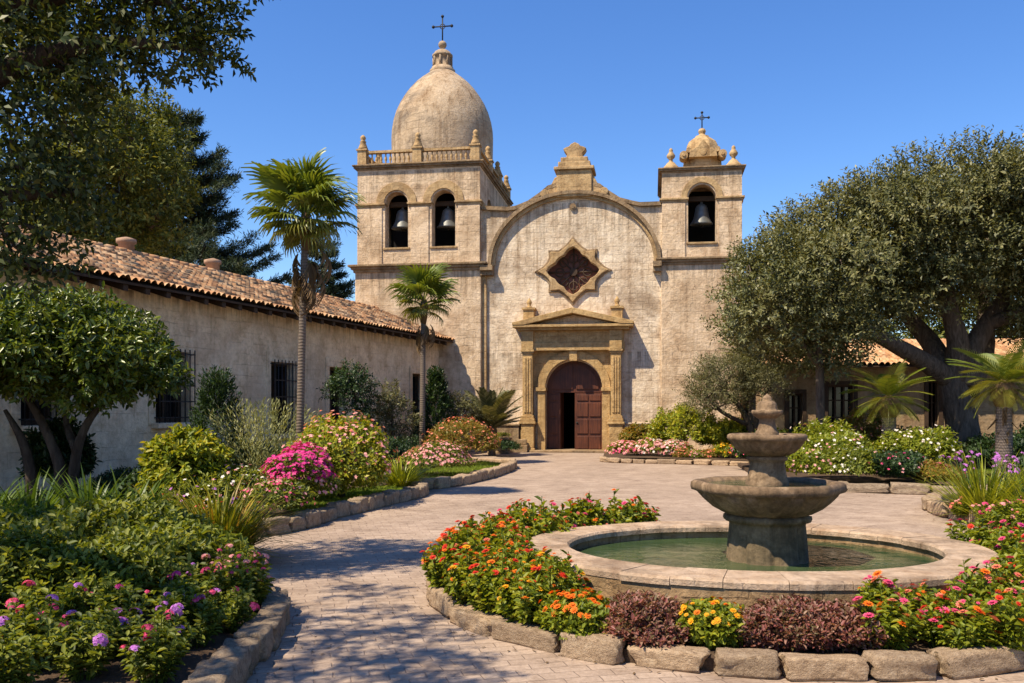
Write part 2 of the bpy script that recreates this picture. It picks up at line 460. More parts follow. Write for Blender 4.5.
def petal(name, cols): return leaf(name, cols, .25, .6, .2, .25, 3)
B = {}
B['red'] = petal('red_petal', [(.50,.022,.012), (.62,.045,.02)])
B['orange'] = petal('orange_petal', [(.70,.13,.012), (.78,.22,.02)])
B['pink'] = petal('pink_petal', [(.60,.05,.16), (.72,.11,.24)])
B['magenta'] = petal('magenta_petal', [(.42,.012,.15), (.58,.03,.24), (.66,.10,.28)])
B['violet'] = petal('violet_petal', [(.42,.12,.50), (.58,.24,.62)])
B['white'] = petal('white_petal', [(.72,.68,.58), (.8,.74,.68), (.75,.55,.55)])
B['yellow'] = petal('yellow_petal', [(.72,.42,.015), (.78,.30,.015)])
B['palepink'] = petal('pale_pink_petal', [(.66,.26,.28), (.75,.42,.38), (.70,.17,.22)])
B['coral'] = petal('coral_petal', [(.62,.14,.06), (.70,.26,.14), (.62,.12,.14)])

# ---------------------------------------------------------------- foliage generators (numpy)
def unit(v): return v / (np.linalg.norm(v, axis=-1, keepdims=True) + 1e-9)

def leaves_geo(base, d, nrm, ln, wd, six=False, droop=0.0):
    """leaf blades: base points, direction, normal hint, lengths, widths"""
    side = unit(np.cross(d, nrm)); up = unit(np.cross(side, d))
    ln = np.broadcast_to(np.asarray(ln, float), (len(base),))[:, None]
    wd = np.broadcast_to(np.asarray(wd, float), (len(base),))[:, None]
    n = len(base)
    tip = base + d*ln - up*ln*droop
    if six:
        a = base + d*ln*.35; b = base + d*ln*.72 - up*ln*droop*.4
        lift = up*wd*.28
        V = np.stack([base, a+side*wd*.5+lift, b+side*wd*.38+lift, tip, b-side*wd*.38+lift, a-side*wd*.5+lift], 1).reshape(-1, 3)
        i = np.arange(n)[:, None]*6
        F = np.concatenate([i+np.array([[0,1,2,3]]), i+np.array([[3,4,5,0]])], 1).reshape(-1, 4)
    else:
        m = base + d*ln*.5 + up*wd*.15
        V = np.stack([base, m+side*wd*.5, tip, m-side*wd*.5], 1).reshape(-1, 3)
        F = np.arange(n)[:, None]*4 + np.array([[0,1,2,3]])
    return V, F

def spray_leaves(pos, dirs, K, Ltw, ln, wd, six=False, spread=.9, droop=.1, rg=None):
    rg = rg or rng
    n = len(pos)
    a = np.where(np.abs(dirs[:, 2:3]) < .9, np.array([[0,0,1.]]), np.array([[1.,0,0]]))
    u = unit(np.cross(dirs, a)); w = np.cross(dirs, u)
    t = (np.arange(K)+.5)/K
    ph = rg.random(n)[:, None]*6.28 + np.arange(K)[None]*2.4 + rg.normal(0, .3, (n, K))
    base = pos[:, None] + dirs[:, None]*(t[None, :, None]*Ltw)
    lat = u[:, None]*np.cos(ph)[..., None] + w[:, None]*np.sin(ph)[..., None]
    d = unit(dirs[:, None]*(.35+.6*t[None, :, None]) + lat*spread + rg.normal(0, .15, (n, K, 3)))
    nr = unit(dirs[:, None] - d*.3 + np.array([0,0,.7]) + rg.normal(0, .35, (n, K, 3)))
    s = rg.uniform(.65, 1.25, (n*K,))
    return leaves_geo(base.reshape(-1, 3), d.reshape(-1, 3), nr.reshape(-1, 3), ln*s, wd*s, six, droop)

def join(parts):
    V, F, o = [], [], 0
    for v, f in parts:
        V.append(v); F.append(f+o); o += len(v)
    return np.concatenate(V), np.concatenate(F)

def sphere_dirs(n, zmin=-1.0, rg=None):
    rg = rg or rng
    z = rg.uniform(zmin, 1, n); a = rg.uniform(0, 6.2832, n); r = np.sqrt(1-z*z)
    return np.stack([r*np.cos(a), r*np.sin(a), z], 1)

def lump(d, seed, amp=.18, f=2.3):
    q = np.random.default_rng(seed)
    s = np.zeros(len(d))
    for k in range(5):
        w = q.normal(0, 1, 3)*f*(1+.45*k); s += np.sin(d@w + q.random()*6.28)/(1+.5*k)
    return 1 + amp*s/1.6

def mound(seed, rx, ry, h, n, K, Ltw, ln, wd, six=False, z0=.05, amp=.2, up=.55, inner=.55, zmin=-.15, spread=.9):
    """rounded shrub: sprays spread through the outer part of a lumpy dome"""
    q = np.random.default_rng(seed)
    d = sphere_dirs(n, zmin, q)
    lp = lump(d, seed+5, amp)
    rad = (inner + (1-inner)*q.random(n)**.5)*lp
    zc = z0 + h*.38
    hz = np.where(d[:, 2] > 0, h-zc-Ltw*.3, zc)
    pos = np.stack([d[:, 0]*rx*rad, d[:, 1]*ry*rad, zc + d[:, 2]*hz*rad], 1)
    pos[:, 2] = np.maximum(pos[:, 2], .03)
    dr = unit(d*np.array([1,1,.8]) + np.array([0,0,up]) + q.normal(0, .3, (n, 3)))
    return spray_leaves(pos - dr*Ltw*.6, dr, K, Ltw, ln, wd, six, spread, .12, q)

def clump_crown(seed, centers, radii, per, K, Ltw, ln, wd, six=False, up=.45, flat=.75, outc=None, zmin=-.7):
    q = np.random.default_rng(seed); parts = []
    for c, r in zip(centers, radii):
        n = max(6, int(per*(r**2)))
        d = sphere_dirs(n, zmin, q)
        rad = (.35+.65*q.random(n)**.6)*r*lump(d, int(q.integers(1e6)), .22)
        pos = np.asarray(c) + d*rad[:, None]*np.array([1,1,flat])
        o = d if outc is None else unit(d + .7*unit(np.asarray(c)-np.asarray(outc)))
        dr = unit(o + np.array([0,0,up]) + q.normal(0, .35, (n, 3)))
        parts.append(spray_leaves(pos, dr, K, Ltw, ln, wd, six, .85, .12, q))
    return join(parts)

def petals(seed, pts, nrm, size, np_=6, cup=.25, wide=.75):
    """flower discs of separate petals"""
    q = np.random.default_rng(seed); n = len(pts)
    a = np.where(np.abs(nrm[:, 2:3]) < .9, np.array([[0,0,1.]]), np.array([[1.,0,0]]))
    u = unit(np.cross(nrm, a)); w = np.cross(nrm, u)
    ph = q.random(n)[:, None]*6.28 + np.arange(np_)[None]*6.2832/np_
    d = unit(u[:, None]*np.cos(ph)[..., None] + w[:, None]*np.sin(ph)[..., None] + nrm[:, None]*cup)
    sz = np.broadcast_to(np.asarray(size, float), (n,))*q.uniform(.75, 1.2, n)
    base = np.repeat(pts[:, None], np_, 1)
    s = np.repeat(sz, np_)
    nn = np.repeat(nrm[:, None], np_, 1).reshape(-1, 3)
    return leaves_geo(base.reshape(-1, 3), d.reshape(-1, 3), nn, s, s*wide, False, .1)

def mound_flowers(seed, rx, ry, h, n, size, z0=.05, amp=.2, np_=5, zmin=.0, clump=0, out=1.04):
    q = np.random.default_rng(seed+77)
    d = sphere_dirs(n, zmin, q)
    if clump:
        c = sphere_dirs(clump, zmin, q)
        d = unit(c[q.integers(clump, size=n)] + q.normal(0, .16, (n, 3)))
    lp = lump(d, seed+5, amp)*out*q.uniform(.94, 1.06, n)
    zc = z0 + h*.38
    hz = np.where(d[:, 2] > 0, h-zc, zc)
    pos = np.stack([d[:, 0]*rx*lp, d[:, 1]*ry*lp, zc + d[:, 2]*hz*lp], 1)
    nr = unit(d + np.array([0,0,.5]) + q.normal(0, .3, (n, 3)))
    return petals(seed, pos, nr, size, np_)

def strap_clump(seed, n, length, width, spread=1.0, segs=5, arch_=1.0, rbase=.12):
    """arching strap leaves from a common base; each leaf one ribbon"""
    q = np.random.default_rng(seed)
    a = q.uniform(0, 6.2832, n); el = np.clip(q.normal(.95, .3, n), .25, 1.5)
    ln = length*q.uniform(.6, 1.15, n)
    rb = rbase*np.sqrt(q.random(n))
    out = np.stack([np.cos(a), np.sin(a), np.zeros(n)], 1)
    side = np.stack([-np.sin(a), np.cos(a), np.zeros(n)], 1)
    p = out*rb[:, None]; V = []
    e = el.copy(); st = ln/segs
    for k in range(segs+1):
        t = k/segs
        wv = width*q.uniform(.9, 1.1)*(1-t**2.2)*(.6+.8*min(t*3, 1)*.5)
        V.append(np.stack([p-side*wv*.5, p+side*wv*.5], 1))
        e = e - arch_*(.12+.5*t)*q.uniform(.6, 1.2, n)/segs*2.6
        p = p + (out*np.cos(e)[:, None]*spread + np.array([0,0,1.])*np.sin(e)[:, None])*st[:, None]
        p[:, 2] = np.maximum(p[:, 2], .02)
    V = np.stack(V, 1).reshape(n, -1, 3)
    F = np.array([[2*k, 2*k+1, 2*k+3, 2*k+2] for k in range(segs)])
    m = V.shape[1]
    return V.reshape(-1, 3), (np.arange(n)[:, None, None]*m + F[None]).reshape(-1, 4)

MESH = {}
def M_leaf(key, geo, mat):
    if key not in MESH: MESH[key] = mesh_np(key, geo[0], geo[1], mat)
    return MESH[key]

def copy_tree(o, parent=None):
    c = o.copy(); COL.objects.link(c)
    if parent: c.parent = parent
    for ch in list(o.children):
        copy_tree(ch, c)
    return c

def branch_path(a, b, sag=.0, wob=.1, n=6):
    a, b = Vector(a), Vector(b); pts = []
    L_ = (b-a).length
    for k in range(n+1):
        t = k/n
        p = a.lerp(b, t); p.z += sag*math.sin(math.pi*t)*L_
        if 0 < k < n: p += Vector((random.gauss(0, 1), random.gauss(0, 1), random.gauss(0, 1)))*wob*L_*.12
        pts.append(p)
    return pts

def stems(n, h, spread, r0=.02, z0=0.0):
    m = MB()
    for k in range(n):
        a = random.uniform(0, 6.28); rr = random.uniform(.3, 1)*spread
        m.tube(branch_path((.03*math.cos(a), .03*math.sin(a), z0), (rr*math.cos(a), rr*math.sin(a), h*random.uniform(.7, 1)), .05, .3, 4), [r0, r0*.85, r0*.7, r0*.55, r0*.35], 5)
    return m

# ---------------------------------------------------------------- ground
def sheet(name, pts, z, mat, kind='structure', thick=0.0):
    m = MB()
    n = len(pts)
    tri = tessellate_polygon([[Vector((x, y, 0)) for x, y in pts]])
    vs = [(x, y, z) for x, y in pts]; fs = []
    for a, b, c in tri:
        A, B_, C_ = pts[a], pts[b], pts[c]
        if (B_[0]-A[0])*(C_[1]-A[1])-(C_[0]-A[0])*(B_[1]-A[1]) < 0: b, c = c, b
        fs.append((a, b, c))
    m.add(vs, fs)
    if thick:
        sv = [(x, y, z-thick) for x, y in pts]
        m.add(vs + sv, [(i, (i+1) % n, n+(i+1) % n, n+i) for i in range(n)])
    o = m.build(name, mat)
    return tag(o, kind=kind)

sheet('ground', [(-900,-300),(900,-300),(900,1500),(-900,1500)], 0.0, M['ground'])
sheet('plaza_paving', [(-14,-8),(26,-8),(26,37),(-14,37)], 0.004, M['paver'])

def smooth_curve(pts, step=.05):
    """Catmull-Rom through points, resampled"""
    pts = [np.array(p, float) for p in pts]
    ext = [2*pts[0]-pts[1]] + pts + [2*pts[-1]-pts[-2]]
    out = []
    for i in range(1, len(ext)-2):
        p0, p1, p2, p3 = ext[i-1:i+3]
        k = max(2, int(np.linalg.norm(p2-p1)/step))
        for j in range(k):
            t = j/k
            out.append(.5*((2*p1)+(-p0+p2)*t+(2*p0-5*p1+4*p2-p3)*t*t+(-p0+3*p1-3*p2+p3)*t**3))
    out.append(pts[-1]); return np.array(out)

EDGE_NEAR = smooth_curve([(-1.45,3.6),(-1.66,4.7),(-1.75,5.6),(-1.78,6.4),(-1.90,7.15),(-2.15,7.65),(-2.6,8.0),(-3.1,8.3)])
EDGE_MID = smooth_curve([(-3.75,11.6),(-3.35,11.9),(-3.02,12.6),(-2.71,14.0),(-2.3,15.5),(-1.92,16.7),(-1.76,17.5),(-1.9,18.1),(-2.4,18.3)])
EDGE_FAR = smooth_curve([(-2.2,18.55),(-1.62,18.9),(-1.05,20.2),(-.55,22.0),(-.15,24.0),(.02,25.6),(-.15,26.6),(-.7,27.1),(-1.6,27.3)])
EDGE_DOOR = smooth_curve([(3.0,29.4),(3.0,28.4),(3.5,27.9),(4.6,27.6),(5.8,27.0),(6.9,26.5),(7.5,26.4)])
EDGE_TREE = smooth_curve([(6.0,22.0),(6.05,20.0),(6.4,18.7),(7.2,18.0),(8.4,17.6),(9.6,17.4),(11.0,17.6)])
EDGE_SIDE = smooth_curve([(9.2,16.6),(8.3,16.3),(7.5,15.7),(7.02,14.9),(6.84,13.9),(6.86,13.0),(7.0,12.1),(7.4,11.0),(8.0,10.2)])
FC = (2.20, 8.2)          # centre of the fountain pool
def ring(rx, ry, a0, a1, n): 
    return np.array([(FC[0]+rx*math.cos(a), FC[1]+ry*math.sin(a)) for a in np.linspace(R(a0), R(a1), n)])
EDGE_POOL = ring(2.88, 2.58, 106, 372, 400)

T = lambda c: [tuple(p) for p in c]
bed_left = T(EDGE_NEAR) + [(-3.5,8.6),(-3.62,9.6),(-3.72,10.6)] + T(EDGE_MID) + T(EDGE_FAR) + [(-2.2,28.5),(-2.4,35.6),(-6.2,35.6),(-16,9),(-12,3.6)]
sheet('left_bed_soil', bed_left, .10, M['soil'], thick=.095)
sheet('door_bed_soil', T(EDGE_DOOR) + [(9.5,26.4),(10.5,33.4),(3.6,34.5)], .08, M['soil'], thick=.075)
sheet('tree_bed_soil', T(EDGE_TREE) + [(22,19),(25,31.5),(7.5,31.5)], .095, M['soil'], thick=.09)
sheet('side_bed_soil', T(EDGE_SIDE) + [(11,10),(13,16.4)], .085, M['soil'], thick=.08)
sheet('pool_bed_soil', T(EDGE_POOL) + T(ring(2.0, 1.64, 372, 106, 80)), .09, M['soil'], thick=.085)

# ---------------------------------------------------------------- church
TH = R(9)
CO = Vector((2.45, 35.2, 0))
CU = Vector((math.cos(TH), -math.sin(TH), 0)); CN = Vector((math.sin(TH), math.cos(TH), 0))
def F(px, py, d=0.0):
    r = Vector(((px-512)/FPX, 1, (HOR-py)/FPX)); c = Vector((0, 0, CAMH))
    t = (d + CN.dot(CO) - CN.dot(c)) / CN.dot(r)
    p = c + r*t
    return ((p-CO).dot(CU), p.z)
def FX(px, d=0.0, py=300): return F(px, py, d)[0]
def FZ(py, px=574, d=0.0): return F(px, py, d)[1]

church = empty('mission_church', CO, -TH, 'weathered stone church with a tall domed bell tower, curved gable and smaller belfry', 'church')

TL0, TL1 = FX(355,-.25), FX(481,-.25)         # left tower
TR0, TR1 = FX(661,-.15), FX(745,-.15)         # right tower
TDEP = 7.2
zc_l = FZ(267, 418, -.25); zc_r = FZ(260, 703, -.15)

# central facade with door arch and star window cut out
DCX, DR_, DSP = 0.0, 1.12, FZ(389)
shoulder = FZ(206, 640)
ax_, zs_a = FX(573.5), FZ(264)
ar_x = (FX(657)-FX(490))/2; ar_z = FZ(194)-zs_a
sx, sz = FX(573), FZ(271)
def star(c, r1, r2, sz_=1.0, n=8):
    pts = []
    for k in range(4):
        a = math.pi/2*k
        for (da, rr) in ((-.62, r2*.80), (-.40, r2*.98), (-.25, r2*.72), (-.17, r2*.90), (0, r1), (.17, r2*.90), (.25, r2*.72), (.40, r2*.98), (.62, r2*.80)):
            pts.append((c[0]+rr*math.cos(a+da), c[1]+rr*math.sin(a+da)*sz_))
    return pts
# scalloped diamond opening: concave scallops between four points
def scallop(c, r, n=6, bulge=.2):
    tips = [(c[0]+r, c[1]), (c[0], c[1]+r), (c[0]-r, c[1]), (c[0], c[1]-r)]
    pts = []
    for k in range(4):
        a, b = np.array(tips[k]), np.array(tips[(k+1)%4])
        mid = (a+b)/2; out = unit(mid-np.array(c))
        for j in range(3):                                   # three lobes along each side
            p0 = a+(b-a)*(j/3); p1 = a+(b-a)*((j+1)/3)
            for i in range(n):
                t = i/n
                pts.append(tuple(p0+(p1-p0)*t + out*bulge*r*math.sin(math.pi*t)))
    return pts
rw = 1.08
def qframe(k):
    q = [(1.50,0),(1.22,.15),(1.02,.34),(.93,.52),(.95,.82),(.56,.80),(.37,.93),(.17,1.12)]
    pts = [(x, z) for x, z in q]
    pts += [(0, 1.34)] + [(-x, z) for x, z in q[::-1]]
    pts += [(-x, -z) for x, z in q[1:]] + [(0, -1.34)] + [(x, -z) for x, z in q[1:][::-1]]
    return [(sx+x*k, sz+z*k) for x, z in pts]
hole_star = [(sx+(x-sx)*1.02, sz+(z-sz)*.92) for x, z in scallop((sx, sz), rw-.04, 5, .05)]
frame_out = qframe(.94)
outl = []
outl += [(TL1-.3, 0), (-DR_, 0)] + [(DR_*math.cos(a), DSP+DR_*math.sin(a)) for a in np.linspace(math.pi, 0, 20)] + [(DR_, 0), (TR0+.3, 0), (TR0+.3, shoulder), (FX(640), shoulder)]
crest = [(632,206.5),(620,203),(608,195),(600,188.5),(590,186),(574,184.5),(557,186),(548,188.5),(540,195),(528,203),(516,207.5),(508,208.5)]
outl += [(FX(a), FZ(b)) for a, b in crest] + [(TL1-.3, FZ(209, 500))]
MB().prism(outl, 0, 1.2, [hole_star]).build('facade_wall', M['facade'], church)
# coping along the crest
m = MB()
cp = [(TR0+.02, shoulder), (FX(640), shoulder)] + [(FX(a), FZ(b)) for a, b in crest] + [(TL1, FZ(209, 500))]
lo = [(x, z-.02) for x, z in cp]; hi = [(x, z+.13) for x, z in cp]
m.prism(hi[::-1] + lo, -.13, 1.3)
m.build('crest_coping', M['dark_trim'], church)
# big arch moulding with two stepped bands
m = MB()
m.prism(arch_band(ax_, zs_a, ar_x-.03, ar_x+.11, 40, ar_z-.03, ar_z+.11), -.24, .1)
m.build('arch_moulding', M['dark_trim'], church)
m = MB()
m.prism(arch_band(ax_, zs_a, ar_x-.17, ar_x-.033, 40, ar_z-.17, ar_z-.033), -.11, .1)
m.build('inner_arch_moulding', M['trim'], church)
m = MB()
for x0, x1 in ((TL1-.02, FX(494)), (FX(653), TR0+.02)):
    m = MB(); m.box(x0, x1, -.42, .05, zs_a-.22, zs_a-.02); m.box(x0, x1-.0, -.30, .05, zs_a-.40, zs_a-.22)
    m.build('arch_springer', M['dark_trim'], church)
# crest ornament: plinth with side scrolls, cap, finial block
def ornament(parent):
    m = MB()
    zb, zt = FZ(190), FZ(171)
    x0, x1 = FX(557), FX(592)
    m.box(x0, x1, -.2, .9, zb-.3, zt)
    m.box(x0-.10, x1+.10, -.3, 1.0, zt, zt+.13)
    m.box(x0+.06, x1-.06, -.2, .9, zt+.13, zt+.34)
    m.box(x0+.16, x1-.16, -.16, .86, zt+.34, zt+.52)
    cx = (x0+x1)/2; zz = zt+.52
    prof = [(-.36,0),(.36,0),(.30,.18),(.40,.30),(.46,.40),(.36,.46),(.22,.50),(.16,.58),(.08,.62),(0,.66),(-.08,.62),(-.16,.58),(-.22,.50),(-.36,.46),(-.46,.40),(-.40,.30),(-.30,.18)]
    m.prism([(cx+a, zz+b) for a, b in prof], .08, .55)
    for s in (-1, 1):
        xx = x1 if s > 0 else x0
        sc = [(0,-.28),(s*.62,-.32),(s*.66,-.16),(s*.56,-.06),(s*.42,-.02),(s*.30,.10),(s*.18,.30),(s*.08,.50),(0,.52)]
        m.prism([(xx+a, zb+b) for a, b in sc], -.12, .7)
        m.add(*lathe_y((xx+s*.48, zb-.14), .17, -.2, .75))
    m.build('crest_ornament', M['trim'], parent, bevel=.025)
def lathe_y(c, r, y0, y1, n=14):
    vs = [(c[0]+r*math.cos(6.2832*k/n), y, c[1]+r*math.sin(6.2832*k/n)) for y in (y0, y1) for k in range(n)]
    fs = [(k, (k+1)%n, n+(k+1)%n, n+k) for k in range(n)] + [tuple(range(n-1,-1,-1)), tuple(range(n, 2*n))]
    return vs, fs

ornament(church)
m = MB(); m.add(*lathe_y((FX(573), FZ(207)), .13, -.08, .05)); m.add(*lathe_y((FX(573), FZ(207)), .07, -.11, .05))
m.build('boss', M['dark_trim'], church)

# star window: frame proud of the wall and a carved wooden rosette set in the hole
win = MB().prism(frame_out, -.15, .02, [[(sx+(x-sx)*.985, sz+(z-sz)*.985) for x, z in hole_star]]).build('star_window', M['trim'], church, bevel=.03)
m = MB().prism(qframe(1.03), -.07, .02, [qframe(.925)])
m.build('frame_rim', M['dark_trim'], win, bevel=.02)
m = MB(); m.box(sx-1.3, sx+1.3, .34, .42, sz-1.3, sz+1.3)
m.build('pane', M['rose'], win)
m = MB()
for k in range(8):
    a = k*math.pi/4
    m.tube([(sx+.12*math.cos(a), .30, sz+.12*math.sin(a)), (sx+1.0*math.cos(a), .30, sz+1.0*math.sin(a))], .035, 6)
    m.tube([(sx+.55*math.cos(a)+.17*math.cos(t), .29, sz+.55*math.sin(a)+.17*math.sin(t)) for t in np.linspace(0, 6.2832, 13)], .03, 5)
m.add(*lathe_y((sx, sz), .16, .2, .34))
m.build('rosette', M['beam'], win)

# doorway ------------------------------------------------------------
portal = MB()
for s in (-1, 1):
    portal.box(min(s*1.12, s*1.42), max(s*1.12, s*1.42), -.24, .5, 0, DSP-.08)          # jambs
    portal.box(min(s*1.09, s*1.50), max(s*1.09, s*1.50), -.31, .3, DSP-.08, DSP+.06)      # imposts
portal.prism(arch_band(0, DSP+.062, 1.12, 1.44, 24), -.22, .5)
ZE = FZ(351)
sp_out = [(-1.62, DSP+.06), (-1.442, DSP+.06)] + [(1.442*math.cos(a), DSP+.062+1.442*math.sin(a)) for a in np.linspace(math.pi, 0, 24)] + [(1.442, DSP+.06), (1.62, DSP+.06), (1.62, ZE), (-1.62, ZE)]
portal.prism(sp_out, -.12, .2)
portal.box(-.15, .15, -.33, .1, DSP+1.10, ZE+.01)                                         # keystone
portal = portal.build('portal', M['portal'], church, bevel=.02)
def pil(x):
    m = MB()
    m.box(x-.30, x+.30, -.55, .2, 0, .16); m.box(x-.26, x+.26, -.52, .2, .16, FZ(424)); zp = FZ(424)
    m.box(x-.33, x+.33, -.58, .2, zp, zp+.10); m.box(x-.29, x+.29, -.54, .2, zp+.10, zp+.22); m.box(x-.25, x+.25, -.50, .2, zp+.22, zp+.34)
    zt = FZ(354)
    m.box(x-.20, x+.20, -.44, .2, zp+.34, zt)
    m.box(x-.145, x-.06, -.475, -.43, zp+.45, zt-.15); m.box(x-.035, x+.035, -.475, -.43, zp+.45, zt-.15); m.box(x+.06, x+.145, -.475, -.43, zp+.45, zt-.15)
    m.box(x-.24, x+.24, -.48, .2, zt, zt+.07); m.box(x-.27, x+.27, -.52, .2, zt+.07, zt+.16); m.box(x-.22, x+.22, -.47, .2, zt+.16, FZ(343)); 
    return m
for px in (528, 616):
    pil(FX(px, -.3)).build('column', M['portal'], portal, bevel=.02)
m = MB()
zf0, zf1 = FZ(343.5), FZ(331)
m.box(-2.0, 2.0, -.40, .2, ZE, zf0+.03)
m.box(-1.97, 1.97, -.36, .2, zf0+.03, zf1)
for px in (528, 616):
    x = FX(px, -.3); m.box(x-.24, x+.24, -.52, .19, ZE+.005, zf1)
m.box(-2.18, 2.18, -.62, .2, zf1, zf1+.10); m.box(-2.34, 2.34, -.78, .2, zf1+.10, zf1+.20)
m.build('entablature', M['portal'], portal, bevel=.015)
zp0 = zf1+.20; zap = FZ(312)
m = MB()
m.prism([(-1.95, zp0), (1.95, zp0), (0, zap-.15)], -.30, .15)
m.build('tympanum', M['facade'], portal)
m = MB()
for s in (-1, 1):
    q = [(s*2.36, zp0), (s*2.36, zp0+.10), (0, zap+.10), (0, zap-.12), (s*1.86, zp0+.003)]
    m.prism(q if s < 0 else q[::-1], -.80, .2)
m.build('pediment', M['portal'], portal, bevel=.015)
fin_prof = [(.20,0),(.20,.36),(.25,.37),(.25,.46),(.17,.47),(.12,.56),(.07,.60),(.06,.66),(.10,.72),(.11,.80),(.07,.88),(.035,.93),(.0,.96)]
for px in (529, 617):
    m = MB(); x = FX(px, -.3)
    m.box(x-.21, x+.21, -.45, 0, zp0+.15, FZ(310)); m.box(x-.26, x+.26, -.50, 0, FZ(310), FZ(308))
    m.lathe([(.13,0),(.10,.06),(.06,.10),(.10,.18),(.11,.24),(.06,.32),(.015,.40)], (x, -.22, FZ(308)), 10)
    m.build('finial', M['portal'], portal)

# door leaves
def door_leaf(x0, x1, z1fun, hinge, ang, name='door'):
    w = x1-x0
    m = MB()
    m.box(0, w, 0, .07, .03, z1fun)
    for zz0, zz1 in ((.12, .62), (.72, 1.30), (1.40, 1.95), (2.03, z1fun-.08)):
        m.box(.09, w/2-.03, -.035, 0, zz0, zz1); m.box(w/2+.03, w-.09, -.035, 0, zz0, zz1)
    return m
ZT = DSP-.14
d1 = door_leaf(0, 1.12, ZT, 0, 0).build('door', M['wood'], church, loc=(.005, .30, 0), bevel=.012)
for k in range(2):
    for j in range(7):
        pass
m = MB(); m.lathe([(.0,0),(.03,.005),(.045,.02),(.03,.04),(.0,.05)], (0,0,0), 10); 
m.M = Matrix.Identity(4)
kn = m.build('door_knob', M['iron'], d1, loc=(.10, -.03, 1.15), rot=(R(90), 0, 0))
d2 = MB(); d2.box(0, .54, 0, .07, .03, ZT)
for zz0, zz1 in ((.12, .62), (.72, 1.30), (1.40, 1.95), (2.03, ZT-.08)): d2.box(.08, .46, -.035, 0, zz0, zz1)
d2.build('door', M['wood'], church, loc=(-1.115, .30, 0), bevel=.012)
d3 = MB(); d3.box(0, .54, 0, .07, .03, ZT)                              # the leaf that stands open, folded inward
d3.build('door', M['wood'], church, loc=(-.56, .38, 0), rot=(0, 0, R(82)), bevel=.012)
m = MB()
m.prism([(-1.12, DSP-.14), (1.12, DSP-.14)] + [(1.12*math.cos(a), DSP+.06+1.12*math.sin(a)) for a in np.linspace(0, math.pi, 22)], .29, .36)
for s in (-1, 1):
    pp = [(s*.07, DSP), (s*.96, DSP)] + [(s*.96*math.cos(a), DSP+.02+.98*math.sin(a)) for a in np.linspace(.1, math.pi/2-.06, 9)]
    m.prism(pp, .25, .29)
m.build('door_lunette', M['wood'], church, bevel=.01)
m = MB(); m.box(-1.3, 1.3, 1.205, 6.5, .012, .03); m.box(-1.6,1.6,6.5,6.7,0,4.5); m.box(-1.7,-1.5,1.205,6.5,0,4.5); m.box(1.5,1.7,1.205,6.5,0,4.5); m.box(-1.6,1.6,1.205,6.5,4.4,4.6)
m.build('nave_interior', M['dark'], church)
m = MB(); m.box(-1.7, 1.7, -.75, 1.2, .004, .09); m.build('doorstep', M['dark_trim'], church, bevel=.015)
# plinths at the foot of the facade left and right of the door
m = MB()
xa = FX(497)
m.box(xa, -2.12, -.55, .05, 0, FZ(426)); m.box(xa-.04, -2.08, -.60, .05, FZ(426), FZ(424))
m.box(-2.35, -1.75, -.85, -.58, 0, .30); m.box(-2.22, -1.8, -.72, -.575, .30, .52)
m.build('plinth', M['dark_trim'], church, bevel=.03)
m = MB(); m.box(2.06, TR0-.02, -.10, .05, 0, FZ(424)); m.box(2.06, TR0-.02, -.15, .05, FZ(424), FZ(422.5))
m.build('plinth', M['facade'], church, bevel=.02)

# towers --------------------------------------------------------------
def tower_body(x0, x1, y0, y1, z1): 
    m = MB(); m.box(x0, x1, y0, y1, 0, z1); return m
tower_body(TL0, TL1, -.25, TDEP, zc_l-.02).build('tower_base', M['tower'], church, bevel=.03)
tower_body(TR0, TR1-.14, -.15, 4.2, zc_r-.02).build('tower_base', M['tower'], church, bevel=.03)
m = MB(); m.box(TR1-.138, TR1+.02, .25, 4.0, 0, zc_r-.03); m.build('corner_pilaster', M['dark_trim'], church)
# left tower edge strip
m = MB(); m.box(TL1-.02, FX(487), -.12, .3, 0, zs_a-.41); m.build('corner_pilaster', M['trim'], church, bevel=.02)

def cornice(name, x0, x1, y0, y1, z, steps, mat):
    m = MB(); zz = z
    for out, h in steps:
        m.box(x0-out, x1+out, y0-out, y1+out, zz, zz+h); zz += h
    return m.build(name, mat, church, bevel=.012)
cornice('cornice', TL0, TL1, -.25, TDEP, zc_l-.18, [(.06,.12),(.14,.10),(.24,.09)], M['dark_trim'])
cornice('cornice', TR0, TR1-.14, -.15, 4.2, zc_r-.16, [(.05,.10),(.12,.09),(.20,.08)], M['dark_trim'])

def wall_y(m, x0, x1, z0, z1, holes, y0, y1): m.prism([(x0,z0),(x1,z0),(x1,z1),(x0,z1)], y0, y1, holes)
def rot_side(m, xs):   # walls that run in depth: build in (y,z) then turn
    pass
